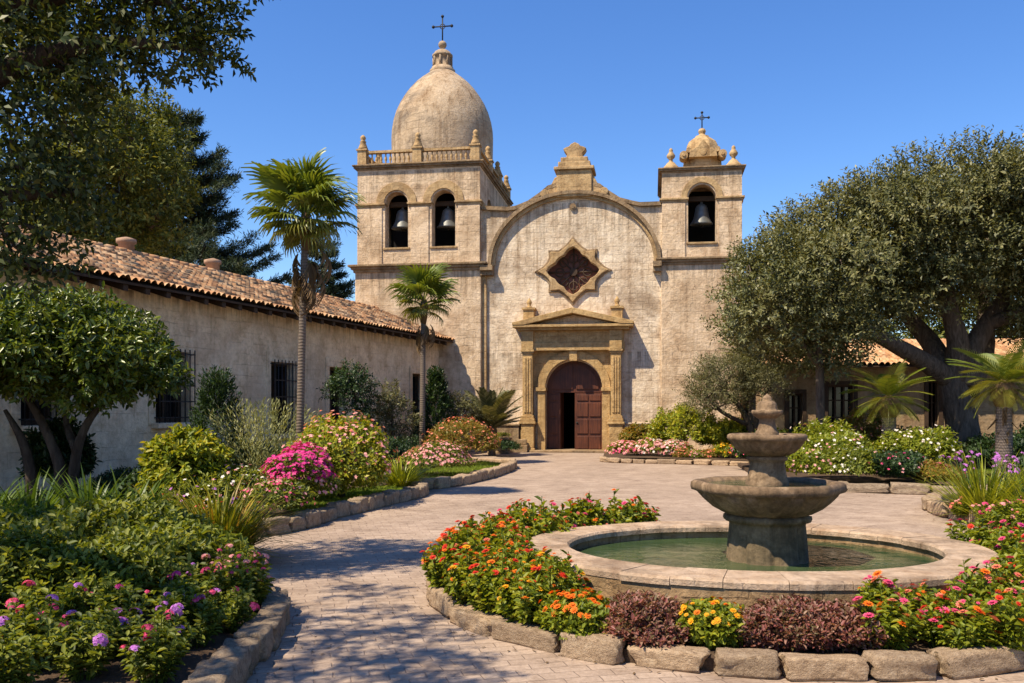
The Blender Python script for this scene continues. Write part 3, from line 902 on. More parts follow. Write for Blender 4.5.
# left belfry
bx0, bx1 = FX(357.5,-.2), FX(480,-.2); by0, by1 = -.20, TDEP-.05
bz0, bz1 = zc_l+.12, FZ(167, 418, -.25)
zo0, zsp = FZ(247, 418, -.2), FZ(203, 418, -.2)
archs = [(FX(396.5,-.2), (FX(408,-.2)-FX(385,-.2))/2), (FX(443.5,-.2), (FX(455,-.2)-FX(431.5,-.2))/2)]
belf = MB()
wall_y(belf, bx0, bx1, bz0, bz1, [arch(c, zsp, r, zo0) for c, r in archs], by0, by0+.55)
wall_y(belf, bx0, bx1, bz0, bz1, [arch(c, zsp, .5, zo0+.9) for c, r in archs], by1-.55, by1)
mm = MB()
side_holes = [arch(by0+2.1, zsp-.1, .62, zo0+.1), arch(by0+4.9, zsp-.1, .62, zo0+.1)]
for xa, xb in ((bx0, bx0+.5), (bx1-.5, bx1)):
    s = MB(); s.prism([(by0+.555, bz0), (by1-.555, bz0), (by1-.555, bz1), (by0+.555, bz1)], -xb, -xa, side_holes)
    s_v = [(-v[1], v[0], v[2]) for v in s.v]          # (x,y)->( -y, x )
    belf.add(s_v, s.f)
belf.box(bx0+.55, bx1-.55, by0+.6, by1-.6, bz1-.3, bz1-.05)
belfry = belf.build('belfry', M['tower'], church)
m = MB(); m.box(bx0+.56, bx1-.56, by0+2.9, by0+3.1, bz0, bz1-.31); m.build('belfry_shade_panel', M['dark'], church)  # added black panel: darkness of the belfry put into its colour
m = MB()
for a, b in ((bx0-.05, archs[0][0]-archs[0][1]-.02), (archs[0][0]+archs[0][1]+.02, archs[1][0]-archs[1][1]-.02), (archs[1][0]+archs[1][1]+.02, bx1+.05)):
    m = MB(); m.box(a, b, by0-.06, by0+.3, zsp-.14, zsp-.05); m.box(a-.04, b+.04, by0-.11, by0+.3, zsp-.05, zsp+.03)
    if b > bx1: m.box(bx1, bx1+.08, by0+.301, by1, zsp-.14, zsp+.03)
    m.build('impost_band', M['trim'], church, bevel=.012)
m = MB()
for c, r in archs:
    MB().prism(arch_band(c, zsp+.035, r+.03, r+.36, 20), by0-.05, by0+.1).build('arch_surround', M['trim'], church, bevel=.015)
m = MB()
for c, r in archs:                                         # sill panels between the piers
    MB().box(c-r-.08, c+r+.08, by0-.05, by0+.6, zo0-.08, zo0).build('window_sill', M['trim'], church, bevel=.012)
m = MB()
pw = .10
piers = [(bx0+.0, archs[0][0]-archs[0][1]-.12), (archs[0][0]+archs[0][1]+.12, archs[1][0]-archs[1][1]-.12), (archs[1][0]+archs[1][1]+.12, bx1)]
for a, b in piers: MB().box(a, b, by0-.045, by0+.1, bz0, zsp-.141).build('pier', M['tower'], church, bevel=.012)
cornice('cornice', bx0, bx1, by0, by1, bz1-.04, [(.05,.07),(.13,.08),(.18,.06)], M['dark_trim'])
zdeck = bz1+.17
# balustrade with turned balusters, pinnacles
m = MB()
xs = [FX(362,-.2), FX(417,-.2), FX(475,-.2)]
for ya in (by0+.06, by1-.2):
    m.box(bx0+.05, bx1-.05, ya, ya+.16, zdeck, zdeck+.08); m.box(bx0+.05, bx1-.05, ya-.02, ya+.18, zdeck+.50, zdeck+.60)
for xa in (bx0+.05, bx1-.21):
    m.box(xa, xa+.16, by0+.24, by1-.22, zdeck, zdeck+.08); m.box(xa-.02, xa+.18, by0+.245, by1-.225, zdeck+.50, zdeck+.60)
balu = m.build('balustrade', M['trim'], church)
prof = [(.045,0),(.03,.05),(.06,.16),(.055,.22),(.025,.32),(.045,.42)]
bm_ = MB().lathe(prof, (0,0,0), 8)
first = None
def add_baluster(x, y):
    global first
    if first is None:
        first = bm_.build('baluster', M['trim'], balu, loc=(x, y, zdeck+.08))
    else:
        c = first.copy(); COL.objects.link(c); c.parent = balu; c.location = (x, y, zdeck+.08)
for a, b in ((xs[0], xs[1]), (xs[1], xs[2])):
    for k in range(1, 12): add_baluster(a+(b-a)*k/12, by0+.14)
ys = [by0+.14, by0+2.45, by0+4.8, by1-.12]
for a, b in zip(ys[:-1], ys[1:]):
    for k in range(1, 9): add_baluster(bx1-.13, a+(b-a)*k/9)
for k in range(1, 9): add_baluster(bx0+.13, ys[0]+(ys[1]-ys[0])*k/9)
def pinnacle_mesh(s):
    m = MB()
    m.box(-.20*s, .20*s, -.20*s, .20*s, 0, .66*s); m.box(-.245*s, .245*s, -.245*s, .245*s, .66*s, .73*s)
    m.lathe([(.24*s,.73*s),(.20*s,.84*s),(.12*s,1.06*s),(.15*s,1.10*s),(.09*s,1.14*s),(.10*s,1.18*s),(.13*s,1.26*s),(.10*s,1.34*s),(.03*s,1.40*s)], (0,0,0), 12)
    return m
pins = [(xs[0], ys[0]), (xs[1], ys[0]), (xs[2], ys[0])] + [(bx1-.13, y) for y in ys[1:]] + [(bx0+.13, y) for y in ys[1:]]
pin0 = None
for x, y in pins:
    if pin0 is None: pin0 = pinnacle_mesh(.92).build('pinnacle', M['trim'], church, loc=(x, y, zdeck))
    else:
        c = pin0.copy(); COL.objects.link(c); c.parent = church; c.location = (x, y, zdeck)

# dome, lantern and cross
dcy = 3.6
dd = 3.6
dcx = FX(442.5, dd); zb_ = zdeck
def z_at(py, d=dd): return F(442, py, d)[1]
sc_ = (FX(452, dd)-FX(442, dd))/10
Rm = 49.5*sc_
zt_dome = z_at(73)
zw = z_at(140)
prof = [(Rm*.97, zb_-.05)]
prof += [(Rm*(.985+.015*t), zb_+(zw-zb_)*t) for t in (.3, .7, 1)]
H_ = zt_dome-zw
for t, r in ((.12,.992),(.25,.962),(.38,.91),(.50,.84),(.62,.745),(.72,.65),(.81,.545),(.89,.425),(.95,.32),(1.0,.235)):
    prof.append((Rm*r, zw+H_*t))
dome = MB().lathe(prof, (dcx, dcy, 0), 48).build('dome', M['dome'], church)
def zl(py): return z_at(py)
def rl(px): return px*sc_
m = MB().lathe([(rl(12),zl(75)),(rl(12.5),zl(71)),(rl(11),zl(70)),(rl(10.5),zl(68)),(rl(8.6),zl(67.5)),(rl(8.6),zl(58)),(rl(10),zl(57.5)),(rl(10),zl(55.5)),(rl(9),zl(55)),(rl(7.5),zl(52.5)),(rl(5),zl(50.8)),(rl(2.2),zl(50)),(rl(1.8),zl(48.6)),(rl(3.2),zl(47.6)),(rl(4.1),zl(45.6)),(rl(4),zl(43.8)),(rl(2.8),zl(42)),(rl(.8),zl(41))], (dcx, dcy, 0), 24)
for k in range(8):
    a = k*math.pi/4; m.tube([(dcx+rl(9)*math.cos(a), dcy+rl(9)*math.sin(a), zl(67.4)), (dcx+rl(9)*math.cos(a), dcy+rl(9)*math.sin(a), zl(58))], rl(1.1), 6)
m.build('lantern', M['dome'], dome)
def cross(m, x, y, z0, z1, arm, zc, r):
    m.tube([(x, y, z0), (x, y, z1)], r, 8); m.tube([(x-arm, y, zc), (x+arm, y, zc)], r, 8)
    for p in ((x, y, z1), (x-arm, y, zc), (x+arm, y, zc)):
        m.lathe([(r*.8,-r*2.2),(r*2.3,-r*.8),(r*2.3,r*.8),(r*.8,r*2.2)], p, 8)
    m.tube([(x+r*3.6*math.cos(t), y, zc+r*3.6*math.sin(t)) for t in np.linspace(0, 6.2832, 13)], r*.6, 5)
m = MB(); cross(m, dcx, dcy, zl(42), zl(16.5), rl(9.2), zl(26.5), .031); m.build('cross', M['iron'], dome)

# right belfry
rx0, rx1 = FX(662,-.12), FX(742,-.12); ry0, ry1 = -.12, 4.1
rz0, rz1 = zc_r+.1, FZ(170.5, 703, -.12)
rc, rr_ = FX(702,-.12), (FX(716,-.12)-FX(688,-.12))/2
rzo, rzs = FZ(242, 703, -.12), FZ(198, 703, -.12)
m = MB()
wall_y(m, rx0, rx1, rz0, rz1, [arch(rc, rzs, rr_, rzo)], ry0, ry0+.5)
wall_y(m, rx0, rx1, rz0, rz1, [arch(rc, rzs, .4, rzo+.8)], ry1-.5, ry1)
for xa, xb in ((rx0, rx0+.45), (rx1-.45, rx1)):
    s = MB(); s.prism([(ry0+.505, rz0), (ry1-.505, rz0), (ry1-.505, rz1), (ry0+.505, rz1)], -xb, -xa, [arch((ry0+ry1)/2, rzs, .55, rzo)])
    m.add([(-v[1], v[0], v[2]) for v in s.v], s.f)
m.box(rx0+.5, rx1-.5, ry0+.55, ry1-.55, rz1-.3, rz1-.05)
m.build('belfry', M['tower'], church)
m = MB(); m.box(rx0+.46, rx1-.46, ry0+2.1, ry0+2.25, rz0, rz1-.31); m.build('belfry_shade_panel', M['dark'], church)  # added black panel painting the dark hollow behind the arch
m = MB()
for a, b in ((rx0-.06, rc-rr_-.02), (rc+rr_+.02, rx1+.06)):
    m = MB(); m.box(a, b, ry0-.06, ry0+.3, rzs-.13, rzs-.05); m.box(a-.04, b+.04, ry0-.11, ry0+.3, rzs-.05, rzs+.03)
    if b > rx1: m.box(rx1, rx1+.08, ry0+.301, ry1, rzs-.13, rzs+.03)
    else: m.box(rx0-.08, rx0, ry0+.301, ry1, rzs-.13, rzs+.03)
    m.build('impost_band', M['trim'], church, bevel=.012)
m = MB().prism(arch_band(rc, rzs+.035, rr_+.03, rr_+.26, 20), ry0-.05, ry0+.1); m.build('arch_surround', M['trim'], church, bevel=.012)
m = MB(); m.box(rc-rr_-.06, rc+rr_+.06, ry0-.06, ry0+.55, rzo-.08, rzo); m.build('window_sill', M['trim'], church, bevel=.012)
m = MB()
for a, b in ((rx0, rc-rr_-.10), (rc+rr_+.10, rx1)): MB().box(a, b, ry0-.045, ry0+.1, rz0, rzs-.131).build('pier', M['tower'], church, bevel=.012)
cornice('cornice', rx0, rx1, ry0, ry1, rz1-.04, [(.04,.06),(.11,.07),(.15,.05)], M['dark_trim'])
zr = rz1+.14
rcy = ry0+1.7
def zr_(py): return F(702, py, rcy)[1]
rs = (FX(712, rcy)-FX(702, rcy))/10
m = MB()
cxr = FX(702, rcy)
m.lathe([(28*rs,zr-.02),(28*rs,zr+.10),(24.5*rs,zr+.13),(24*rs,zr+.20),(21*rs,zr+.24),(20*rs,zr_(160)),(23*rs,zr_(157)),(23.5*rs,zr_(154)),(18*rs,zr_(153)),(17.5*rs,zr_(151.5)),(16.5*rs,zr_(147)),(14.5*rs,zr_(143)),(11*rs,zr_(140.3)),(7.5*rs,zr_(138)),(7*rs,zr_(136.5)),(4.5*rs,zr_(136)),(3*rs,zr_(134.5)),(3.4*rs,zr_(133.5)),(4.2*rs,zr_(131.5)),(3.2*rs,zr_(129.3)),(.8*rs,zr_(128.3))], (cxr, rcy, 0), 8, math.pi/8, False)
cup = m.build('cupola', M['trim'], church, bevel=.02)
m = MB()                                                        # small ogee gable on the cupola's front
m.prism([(cxr-.55, zr_(163)), (cxr+.55, zr_(163)), (cxr+.5, zr_(157)), (cxr+.22, zr_(153)), (cxr+.10, zr_(149)), (cxr, zr_(146)), (cxr-.10, zr_(149)), (cxr-.22, zr_(153)), (cxr-.5, zr_(157))], rcy-24*rs, rcy-12*rs)
m.add(*lathe_y((cxr, zr_(158.5)), .13, rcy-24.5*rs, rcy-20*rs))
for sgn in (-1, 1):
    m.add(*lathe_y((cxr+sgn*19*rs, zr_(160.5)), 4.2*rs, rcy-23.5*rs, rcy-9*rs)); m.add(*lathe_y((cxr+sgn*14*rs, zr_(155.5)), 2.8*rs, rcy-22.5*rs, rcy-9*rs))
    m.add(*lathe_y((cxr+sgn*19*rs, zr_(160.5)), 1.8*rs, rcy-24.6*rs, rcy-23*rs))
m.build('cupola_gable', M['trim'], cup, bevel=.012)
m = MB(); cross(m, cxr, rcy, zr_(129), zr_(112.5), 6.6*rs, zr_(117.8), .024); m.build('cross', M['iron'], cup)
def urn():
    return MB().lathe([(.34,0),(.34,.10),(.22,.22),(.16,.30),(.08,.36),(.07,.44),(.15,.52),(.17,.60),(.11,.70),(.07,.74),(.08,.80),(.06,.86),(.01,.90)], (0,0,0), 14)
u0 = None
for x, y in ((FX(671,.1), ry0+.42), (FX(734,.1), ry0+.42), (FX(671,.1), ry1-.45), (FX(734,.1), ry1-.45)):
    if u0 is None: u0 = urn().build('pinnacle', M['trim'], church, loc=(x, y, zr))
    else:
        c = u0.copy(); COL.objects.link(c); c.parent = church; c.location = (x, y, zr)

# bells: each hangs from a wooden headstock in its arch
def W(x, y, z):
    return CO + CU*x + CN*y + Vector((0, 0, z))
def bell(x, y, ztop, zbot, label, r):
    h = ztop-zbot
    t = empty('bell', W(x, y, zbot), -TH, label, 'bell', 'bells hanging in the church towers')
    MB().lathe([(r,0),(r*1.0,h*.04),(r*.86,h*.13),(r*.70,h*.30),(r*.60,h*.50),(r*.54,h*.68),(r*.46,h*.79),(r*.28,h*.86),(r*.10,h*.88),(r*.12,h*.94),(r*.05,h)], (0,0,0), 28).build('bell_body', M['bell'], t)
    MB().tube([(0,0,h*.4),(0,0,-.08)], [.02,.06], 8).build('clapper', M['iron'], t)
    m = MB(); m.box(-.62, .62, -.09, .09, h-.02, h+.18); m.build('headstock', M['beam'], t, bevel=.015)
bell(archs[0][0]+.05, by0+.75, FZ(207,397,.55), FZ(229.5,397,.55), 'grey bell in the left arch of the domed tower', .46)
bell(archs[1][0]+.02, by0+.75, FZ(206,443,.55), FZ(228.5,443,.55), 'grey bell in the right arch of the domed tower', .46)
bell(rc+.02, ry0+.75, FZ(201,702,.6), FZ(225,702,.6), 'grey bell in the single arch of the smaller right tower', .44)

# ---------------------------------------------------------------- left wing
WA = math.atan2(.945, .327)
W0 = Vector((-2.93, 35.85, 0))
wing = empty('mission_wing', W0, WA, 'long low stone wing with a terracotta tile roof and barred windows on the left', 'building')
WX, WY = Vector((math.cos(WA), math.sin(WA), 0)), Vector((-math.sin(WA), math.cos(WA), 0))
def wx(px):
    """distance along the wing's front wall of the wall point seen at column px"""
    r = Vector(((px-512)/FPX, 1, 0)); t = (W0.dot(WY))/r.dot(WY)
    return (r*t-W0).dot(WX), t
def wz(px, py): return CAMH + (HOR-py)/FPX*wx(px)[1]
ZEV, ZRD, WD = 4.35, 5.60, 2.55
wins = [(155, 188, 1.38, 3.06, True), (270.5, 293.5, 1.0, 3.02, True), (329, 345, .2, 3.02, False), (412, 424, .2, 3.04, False), (20, 60, 1.38, 3.06, True)]
holes = []
for a, b, z0, z1, bars in wins:
    xa, xb = wx(a)[0], wx(b)[0]
    holes.append([(xa,z0),(xb,z0),(xb,z1),(xa,z1)])
MB().prism([(-25,0),(.35,0),(.35,ZEV+.05),(-25,ZEV+.05)], 0, .55, holes).build('front_wall', M['adobe'], wing)
m = MB(); m.box(-25, .0, 4.6, 5.1, 0, ZEV); m.prism([(0,0),(0,0.001),(0.001,0)], 0, .001) if False else None
m.build('back_wall', M['adobe'], wing)
m = MB()
g = MB().prism([(.56,0),(4.59,0),(4.59,ZEV),(2.55,ZRD-.12),(.56,ZEV+.2)], 24.4, 25)
m.add([(-v[1], v[0], v[2]) for v in g.v], g.f)
m.build('gable_wall', M['adobe'], wing)
for (a, b, z0, z1, bars), h in zip(wins, holes):
    xa, xb = h[0][0], h[1][0]
    m = MB(); m.box(xa-.05, xb+.05, .36, .44, z0-.05, z1+.05)
    w = m.build('window' if bars else 'doorway', M['glass'], wing)
    m = MB(); fw = .09
    m.box(xa, xa+fw, .22, .355, z0, z1); m.box(xb-fw, xb, .22, .355, z0, z1); m.box(xa+fw, xb-fw, .22, .355, z1-fw, z1); m.box(xa+fw, xb-fw, .22, .355, z0, z0+fw)
    m.box((xa+xb)/2-.04, (xa+xb)/2+.04, .24, .355, z0+fw, z1-fw)
    m.build('window_frame', M['beam'], w)
    m = MB(); m.box(xa-.22, xb+.22, -.035, .05, z1+.003, z1+.28); m.box(xa-.22, xa-.003, -.03, .05, z0-.06, z1); m.box(xb+.003, xb+.22, -.03, .05, z0-.06, z1)
    m.build('surround', M['adobe'], w, bevel=.012)
    if bars:
        m = MB()
        m.box(xa-.14, xb+.14, -.22, .2, z0-.13, z0-.0); m.build('sill', M['adobe'], w, bevel=.02)
        m = MB()
        nb = 7
        for k in range(nb+1):
            x = xa-.04+(xb-xa+.08)*k/nb; m.tube([(x, -.17, z0-.001), (x, -.17, z1+.06)], .016, 6)
        for zz in np.linspace(z0+.12, z1-.05, 5):
            m.box(xa-.06, xb+.06, -.18, -.155, zz-.015, zz+.015)
        for zz in (z0+.12, z1-.05):
            for x in (xa-.05, xb+.05): m.box(x-.012, x+.012, -.155, .0, zz-.012, zz+.012)
        m.build('grille', M['iron'], w)

def tile_roof(x0, x1, y_e, z_e, y_r, z_r, pitch=.20, row=.30, seed=3):
    """barrel tiles: waves across, lapped steps up the slope"""
    q = np.random.default_rng(seed)
    nx = int((x1-x0)/pitch); sx_ = 8
    Ls = math.hypot(y_r-y_e, z_r-z_e); nr = int(Ls/row)
    xs_ = np.linspace(x0, x1, nx*sx_+1)
    ph = (np.arange(len(xs_)) % sx_)/sx_
    wave = np.abs(np.sin(ph*math.pi))**.8*.085
    col = np.arange(len(xs_))//sx_
    rows = []
    for r in range(nr):
        jit = q.normal(0, .018, nx+1)[col]; jz = q.normal(0, .007, nx+1)[col]
        for t, lift in ((0, .045), (.97, .0)):
            s = (r+t)*Ls/nr + (jit if t == 0 else 0)
            rows.append((s, wave+lift+jz))
    V = []
    cs, sn = (y_r-y_e)/Ls, (z_r-z_e)/Ls
    for s, h in rows:
        s = np.broadcast_to(s, xs_.shape)
        V.append(np.stack([xs_, y_e+s*cs-h*sn, z_e+s*sn+h*cs], 1))
    V = np.concatenate(V); n = len(xs_); m_ = len(rows)
    i = np.arange(m_-1)[:, None]*n + np.arange(n-1)[None]
    Fq = np.stack([i, i+1, i+n+1, i+n], -1).reshape(-1, 4)
    return V, Fq
EV = -.62
sl = (ZRD-ZEV)/(WD-EV)
V_, F_ = tile_roof(-25.3, .2, EV, ZEV+.06, WD, ZRD+.1)
roof = link('roof', mesh_np('roof', V_, F_, M['tile'], False), wing)
V_, F_ = tile_roof(-.2, 25.3, EV, ZEV+.06, WD, ZRD+.1, seed=5)
V_ = V_*np.array([-1, -1, 1]) + np.array([0, 2*WD, 0])
link('rear_roof', mesh_np('rear_roof', V_, F_, M['tile'], False), wing)
m = MB()
for k in range(64):
    x = -25.2+k*.4
    m.tube([(x, WD, ZRD+.13+.01*random.random()), (x+.43, WD, ZRD+.17)], [.13, .11], 8)
m.build('ridge_tiles', M['tile'], roof)
m = MB()
g = [(EV+.02, ZEV+.0), (WD, ZRD+.03), (WD, ZRD+.06), (EV+.02, ZEV+.05)]
s = MB().prism(g, -.2, 25.25); m.add([(-v[1], v[0], v[2]) for v in s.v], s.f)
m.build('roof_boards', M['beam'], wing)
rf = None
for k in range(38):
    x = -25+k*.66
    if rf is None:
        m = MB(); m.prism([(EV+.06,ZEV-.14),(.3,ZEV+.12),(.3,ZEV+.27),(EV+.06,ZEV-.005)], -.07, .07)
        mm = MB(); mm.add([(-v[1], v[0], v[2]) for v in m.v], m.f)
        rf = mm.build('rafter_tail', M['beam'], wing, loc=(x, 0, 0))
    else:
        c = rf.copy(); COL.objects.link(c); c.parent = wing; c.location = (x, 0, 0)
for px in (130, 216):
    # chimney pots on the ridge
    r = Vector(((px-512)/FPX, 1, 0)); q_ = W0 + WY*WD
    t = q_.dot(WY)/r.dot(WY); xx = (r*t-W0).dot(WX)
    m = MB().lathe([(.20,ZRD-.1),(.20,ZRD+.42),(.25,ZRD+.44),(.25,ZRD+.54),(.19,ZRD+.56),(.05,ZRD+.60)], (xx, WD+.12, 0), 16)
    m.build('chimney', M['clay'], roof)

# ---------------------------------------------------------------- right building
rb = empty('garden_building', (8.0, 31.8, 0), R(-4), 'low stone building with a tile roof shaded by the big tree on the right', 'building')
def bxr(px, y=0): return (px-512)/FPX*(31.6) - 8.0
rh = []
spec = [(803-14, 803, .55, 2.25), (827.5, 853, .75, 2.55), (925, 935, .1, 2.7), (1060, 1085, .8, 2.5)]
for a, b, z0, z1 in spec: rh.append([(bxr(a), z0), (bxr(b), z0), (bxr(b), z1), (bxr(a), z1)])
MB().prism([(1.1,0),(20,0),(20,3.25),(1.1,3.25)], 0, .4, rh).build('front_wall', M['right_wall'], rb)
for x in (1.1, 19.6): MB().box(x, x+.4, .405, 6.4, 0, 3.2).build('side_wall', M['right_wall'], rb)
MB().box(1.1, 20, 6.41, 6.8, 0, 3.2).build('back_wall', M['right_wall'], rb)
for (a, b, z0, z1) in spec:
    xa, xb = bxr(a), bxr(b)
    m = MB(); m.box(xa-.04, xb+.04, .27, .33, z0-.04, z1+.04); w = m.build('window', M['glass'], rb)
    m = MB(); fw = .07
    m.box(xa, xa+fw, .10, .265, z0, z1); m.box(xb-fw, xb, .10, .265, z0, z1); m.box(xa+fw, xb-fw, .10, .265, z1-fw, z1); m.box(xa+fw, xb-fw, .10, .265, z0, z0+fw)
    n_ = 2 if xb-xa > .5 else 1
    for k in range(1, n_+1):
        x = xa+(xb-xa)*k/(n_+1); m.box(x-.03, x+.03, .12, .264, z0+fw, z1-fw)
    for zz in (z0+(z1-z0)*.36, z0+(z1-z0)*.7): m.box(xa+fw, xb-fw, .14, .262, zz-.022, zz+.022)
    m.build('window_frame', M['beam'], w)
    m = MB()
    m.box(xa-.13, xa-.003, -.05, .1, z0-.1, z1+.14); m.box(xb+.003, xb+.13, -.05, .1, z0-.1, z1+.14); m.box(xa-.003, xb+.003, -.05, .1, z1+.003, z1+.14); m.box(xa-.003, xb+.003, -.07, .1, z0-.1, z0-.003)
    m.build('surround', M['beam'], w)
m = MB().lathe([(.20,0),(.20,.2),(.15,.25),(.14,2.7),(.2,2.8),(.2,3.0)], (bxr(937)+.35, -.55, 0), 16); m.build('porch_column', M['trim'], rb)
V_, F_ = tile_roof(.7, 20.4, -.75, 3.2, 3.2, 4.35, seed=9)
link('roof', mesh_np('roof', V_, F_, M['tile'], False), rb)
V_, F_ = tile_roof(-20.4, -.7, -.75, 3.2, 3.2, 4.35, seed=10)
V_ = V_*np.array([-1,-1,1]) + np.array([0, 6.4, 0]); link('rear_roof', mesh_np('rear_roof', V_, F_, M['tile'], False), rb)
m = MB(); s = MB().prism([(-.72,3.15),(3.2,4.29),(3.2,4.32),(-.72,3.19)], -20.35, -.75)
m.add([(-v[1], v[0], v[2]) for v in s.v], s.f); m.build('roof_boards', M['beam'], rb)

# ---------------------------------------------------------------- edging stones
def rock_mesh(name, seed, mat):
    import bmesh
    q = np.random.default_rng(seed)
    bm = bmesh.new(); bmesh.ops.create_cube(bm, size=1)
    bmesh.ops.subdivide_edges(bm, edges=bm.edges[:], cuts=5, use_grid_fill=True)
    V = np.array([v.co[:] for v in bm.verts])
    n6 = (np.abs(V*2)**16).sum(1)**(1/16)
    V = V/n6[:, None]*1.0                                    # rounded block
    for f, a in ((2.0, .045), (4.5, .032), (9, .02)):
        for ax in range(3):
            w = q.normal(0, f, (3, 3)); p = q.random(3)*6.28
            V[:, ax] += a*sum(np.sin(V@w[k]*1.6+p[k]) for k in range(3))/2
    V *= .5/np.abs(V).max(0)*np.array([1.0, 1.0, 1.0])
    V[:, 2] += .5
    for v, c in zip(bm.verts, V): v.co = c
    me = bpy.data.meshes.new(name); bm.to_mesh(me); bm.free()
    me.polygons.foreach_set('use_smooth', np.ones(len(me.polygons), dtype=bool))
    me.materials.append(mat)
    return me
ROCKS = [rock_mesh('edging_stone', 40+i, M['rock']) for i in range(7)]
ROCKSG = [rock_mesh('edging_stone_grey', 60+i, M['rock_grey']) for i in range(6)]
def edging(curve, length, hgt, wid, label, group, rocks, seed, inset=.0):
    q = np.random.default_rng(seed)
    seg = np.linalg.norm(np.diff(curve, axis=0), axis=1); cum = np.concatenate([[0], np.cumsum(seg)])
    s = 0.0; k = 0
    while s < cum[-1]-.05:
        ln = min(length*q.uniform(.72, 1.5), cum[-1]-s)
        if ln < .08: break
        a, b = s, s+ln
        pa = np.array([np.interp(a, cum, curve[:, i]) for i in (0, 1)]); pb = np.array([np.interp(b, cum, curve[:, i]) for i in (0, 1)])
        c = (pa+pb)/2; d = pb-pa; L_ = np.linalg.norm(d)
        nrm = np.array([-d[1], d[0]])/L_
        o = link('edging_stone', rocks[int(q.integers(len(rocks)))], None, (*(c+nrm*(inset+q.normal(0, .012))), -.012), (q.normal(0, .03), q.normal(0, .025), math.atan2(d[1], d[0])+q.normal(0, .04)),
                 (L_*1.05*(1 if q.random() > .5 else -1), wid*q.uniform(.85, 1.15), hgt*q.uniform(.84, 1.12)))
        tag(o, label, 'edging stone', group)
        s += ln; k += 1
edging(EDGE_POOL, .46, .175, .22, 'rough tan edging stone around the flower bed of the fountain pool', 'edging stones round the fountain bed', ROCKS, 1)
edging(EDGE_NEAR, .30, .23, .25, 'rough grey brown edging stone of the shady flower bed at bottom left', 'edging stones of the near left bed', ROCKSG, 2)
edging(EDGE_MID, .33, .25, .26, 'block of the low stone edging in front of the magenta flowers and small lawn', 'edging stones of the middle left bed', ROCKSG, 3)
edging(EDGE_FAR, .42, .24, .28, 'block of the low stone edging curving towards the church door on the left', 'edging stones of the far left bed', ROCKS, 4)
edging(EDGE_DOOR, .42, .17, .26, 'small edging stone of the border right of the church door', 'edging stones of the border by the door', ROCKS, 5)
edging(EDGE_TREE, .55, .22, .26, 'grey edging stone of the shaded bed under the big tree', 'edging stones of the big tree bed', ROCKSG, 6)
edging(EDGE_SIDE, .36, .24, .27, 'pale edging stone of the curved bed at the right edge with purple flowers', 'edging stones of the right side bed', ROCKS, 7)
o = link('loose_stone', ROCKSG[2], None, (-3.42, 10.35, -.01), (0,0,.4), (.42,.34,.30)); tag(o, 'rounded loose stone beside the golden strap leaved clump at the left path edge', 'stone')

# ---------------------------------------------------------------- fountain pool and fountain
pool = empty('fountain_pool', (FC[0], FC[1], 0), 0, 'low oval stone pool holding green water round the tiered fountain', 'fountain pool')
RX, RY, CW, PH = 2.11, 1.78, .44, .45
def oval_ring(profile, n=96, jitter=None):
    """profile of (offset from outer edge, z)"""
    vs = []; m_ = len(profile)
    for off, z in profile:
        for k in range(n):
            a = 6.28318*k/n
            vs.append(((RX+off)*math.cos(a), (RY+off)*math.sin(a), z))
    fs = [(i*n+k, i*n+(k+1)%n, ((i+1)%m_)*n+(k+1)%n, ((i+1)%m_)*n+k) for i in range(m_) for k in range(n)]
    return MB().add(vs, fs)
oval_ring([(-.012,0),(-.012,PH-.065),(-CW+.03,PH-.065),(-CW+.03,0)]).build('pool_wall', M['basin'], pool)
# coping: separate flags
q = np.random.default_rng(5); a = 0.1
while a < 6.28+.1-.02:
    da = min(q.uniform(.17, .25), 6.2832+.1-a)
    if 6.2832+.1-(a+da) < .1: da = 6.2832+.1-a
    ks = np.linspace(a+.0012, a+da-.0012, 6); dz = q.normal(0, .002); do = q.normal(0, .005)
    vs = []
    for t in ks:
        for off, z in ((0+do, PH-.064), (.0+do, PH-.02), (-.02+do, PH), (-CW+.02, PH), (-CW, PH-.02), (-CW, PH-.064)):
            vs.append(((RX+off)*math.cos(t), (RY+off)*math.sin(t), z+dz))
    fs = [(i*6+j, (i+1)*6+j, (i+1)*6+(j+1)%6, i*6+(j+1)%6) for i in range(5) for j in range(6)] + [tuple(range(6)), tuple(30+j for j in range(5,-1,-1))]
    MB().add(vs, fs).build('coping_stone', M['coping'], pool)
    a += da
n = 72
pts = [(FC[0]+(RX-CW+.06)*math.cos(6.2832*k/n), FC[1]+(RY-CW+.06)*math.sin(6.2832*k/n)) for k in range(n)]
sheet('pool_water', pts, .315, M['water'])

ft = empty('tiered_fountain', (2.35, 8.2, .0), 0, 'three tiered weathered stone fountain standing in the middle of the oval pool', 'fountain')
DF = 8.2
def fz(py): return CAMH + (HOR-py)/FPX*DF
def fr(px): return px/FPX*DF
def octlob(amp, n=8, ph=0): return lambda a, r, z: 1 + amp*(abs(math.cos(n/2*(a-ph))) - .6)
lobf = lambda a, r, z: 1.0 + .10*(min(1, abs(math.sin(4*a+.4))*1.9)-.75)
MB().lathe([(fr(43),.1),(fr(43),fz(567)),(fr(41),fz(563)),(fr(39),fz(561)),(fr(37.5),fz(540)),(fr(36),fz(524)),(fr(36.5),fz(521)),(fr(41),fz(520)),(fr(42),fz(517.5)),(fr(41.5),fz(515)),(fr(37),fz(514)),(fr(36),fz(510))], n=128, lob=lobf).build('pedestal', M['fountain_low'], ft)
scal = lambda a, r, z: 1 + .03*(abs(math.sin(10*a))-.5)*(1 if r < fr(66) else .0)
octo = lambda a, r, z: (math.cos(math.pi/8)/math.cos(((a+.25) % (math.pi/4))-math.pi/8))**.85*1.03 if r > fr(67) else 1+.055*(abs(math.sin(10*a))-.6)
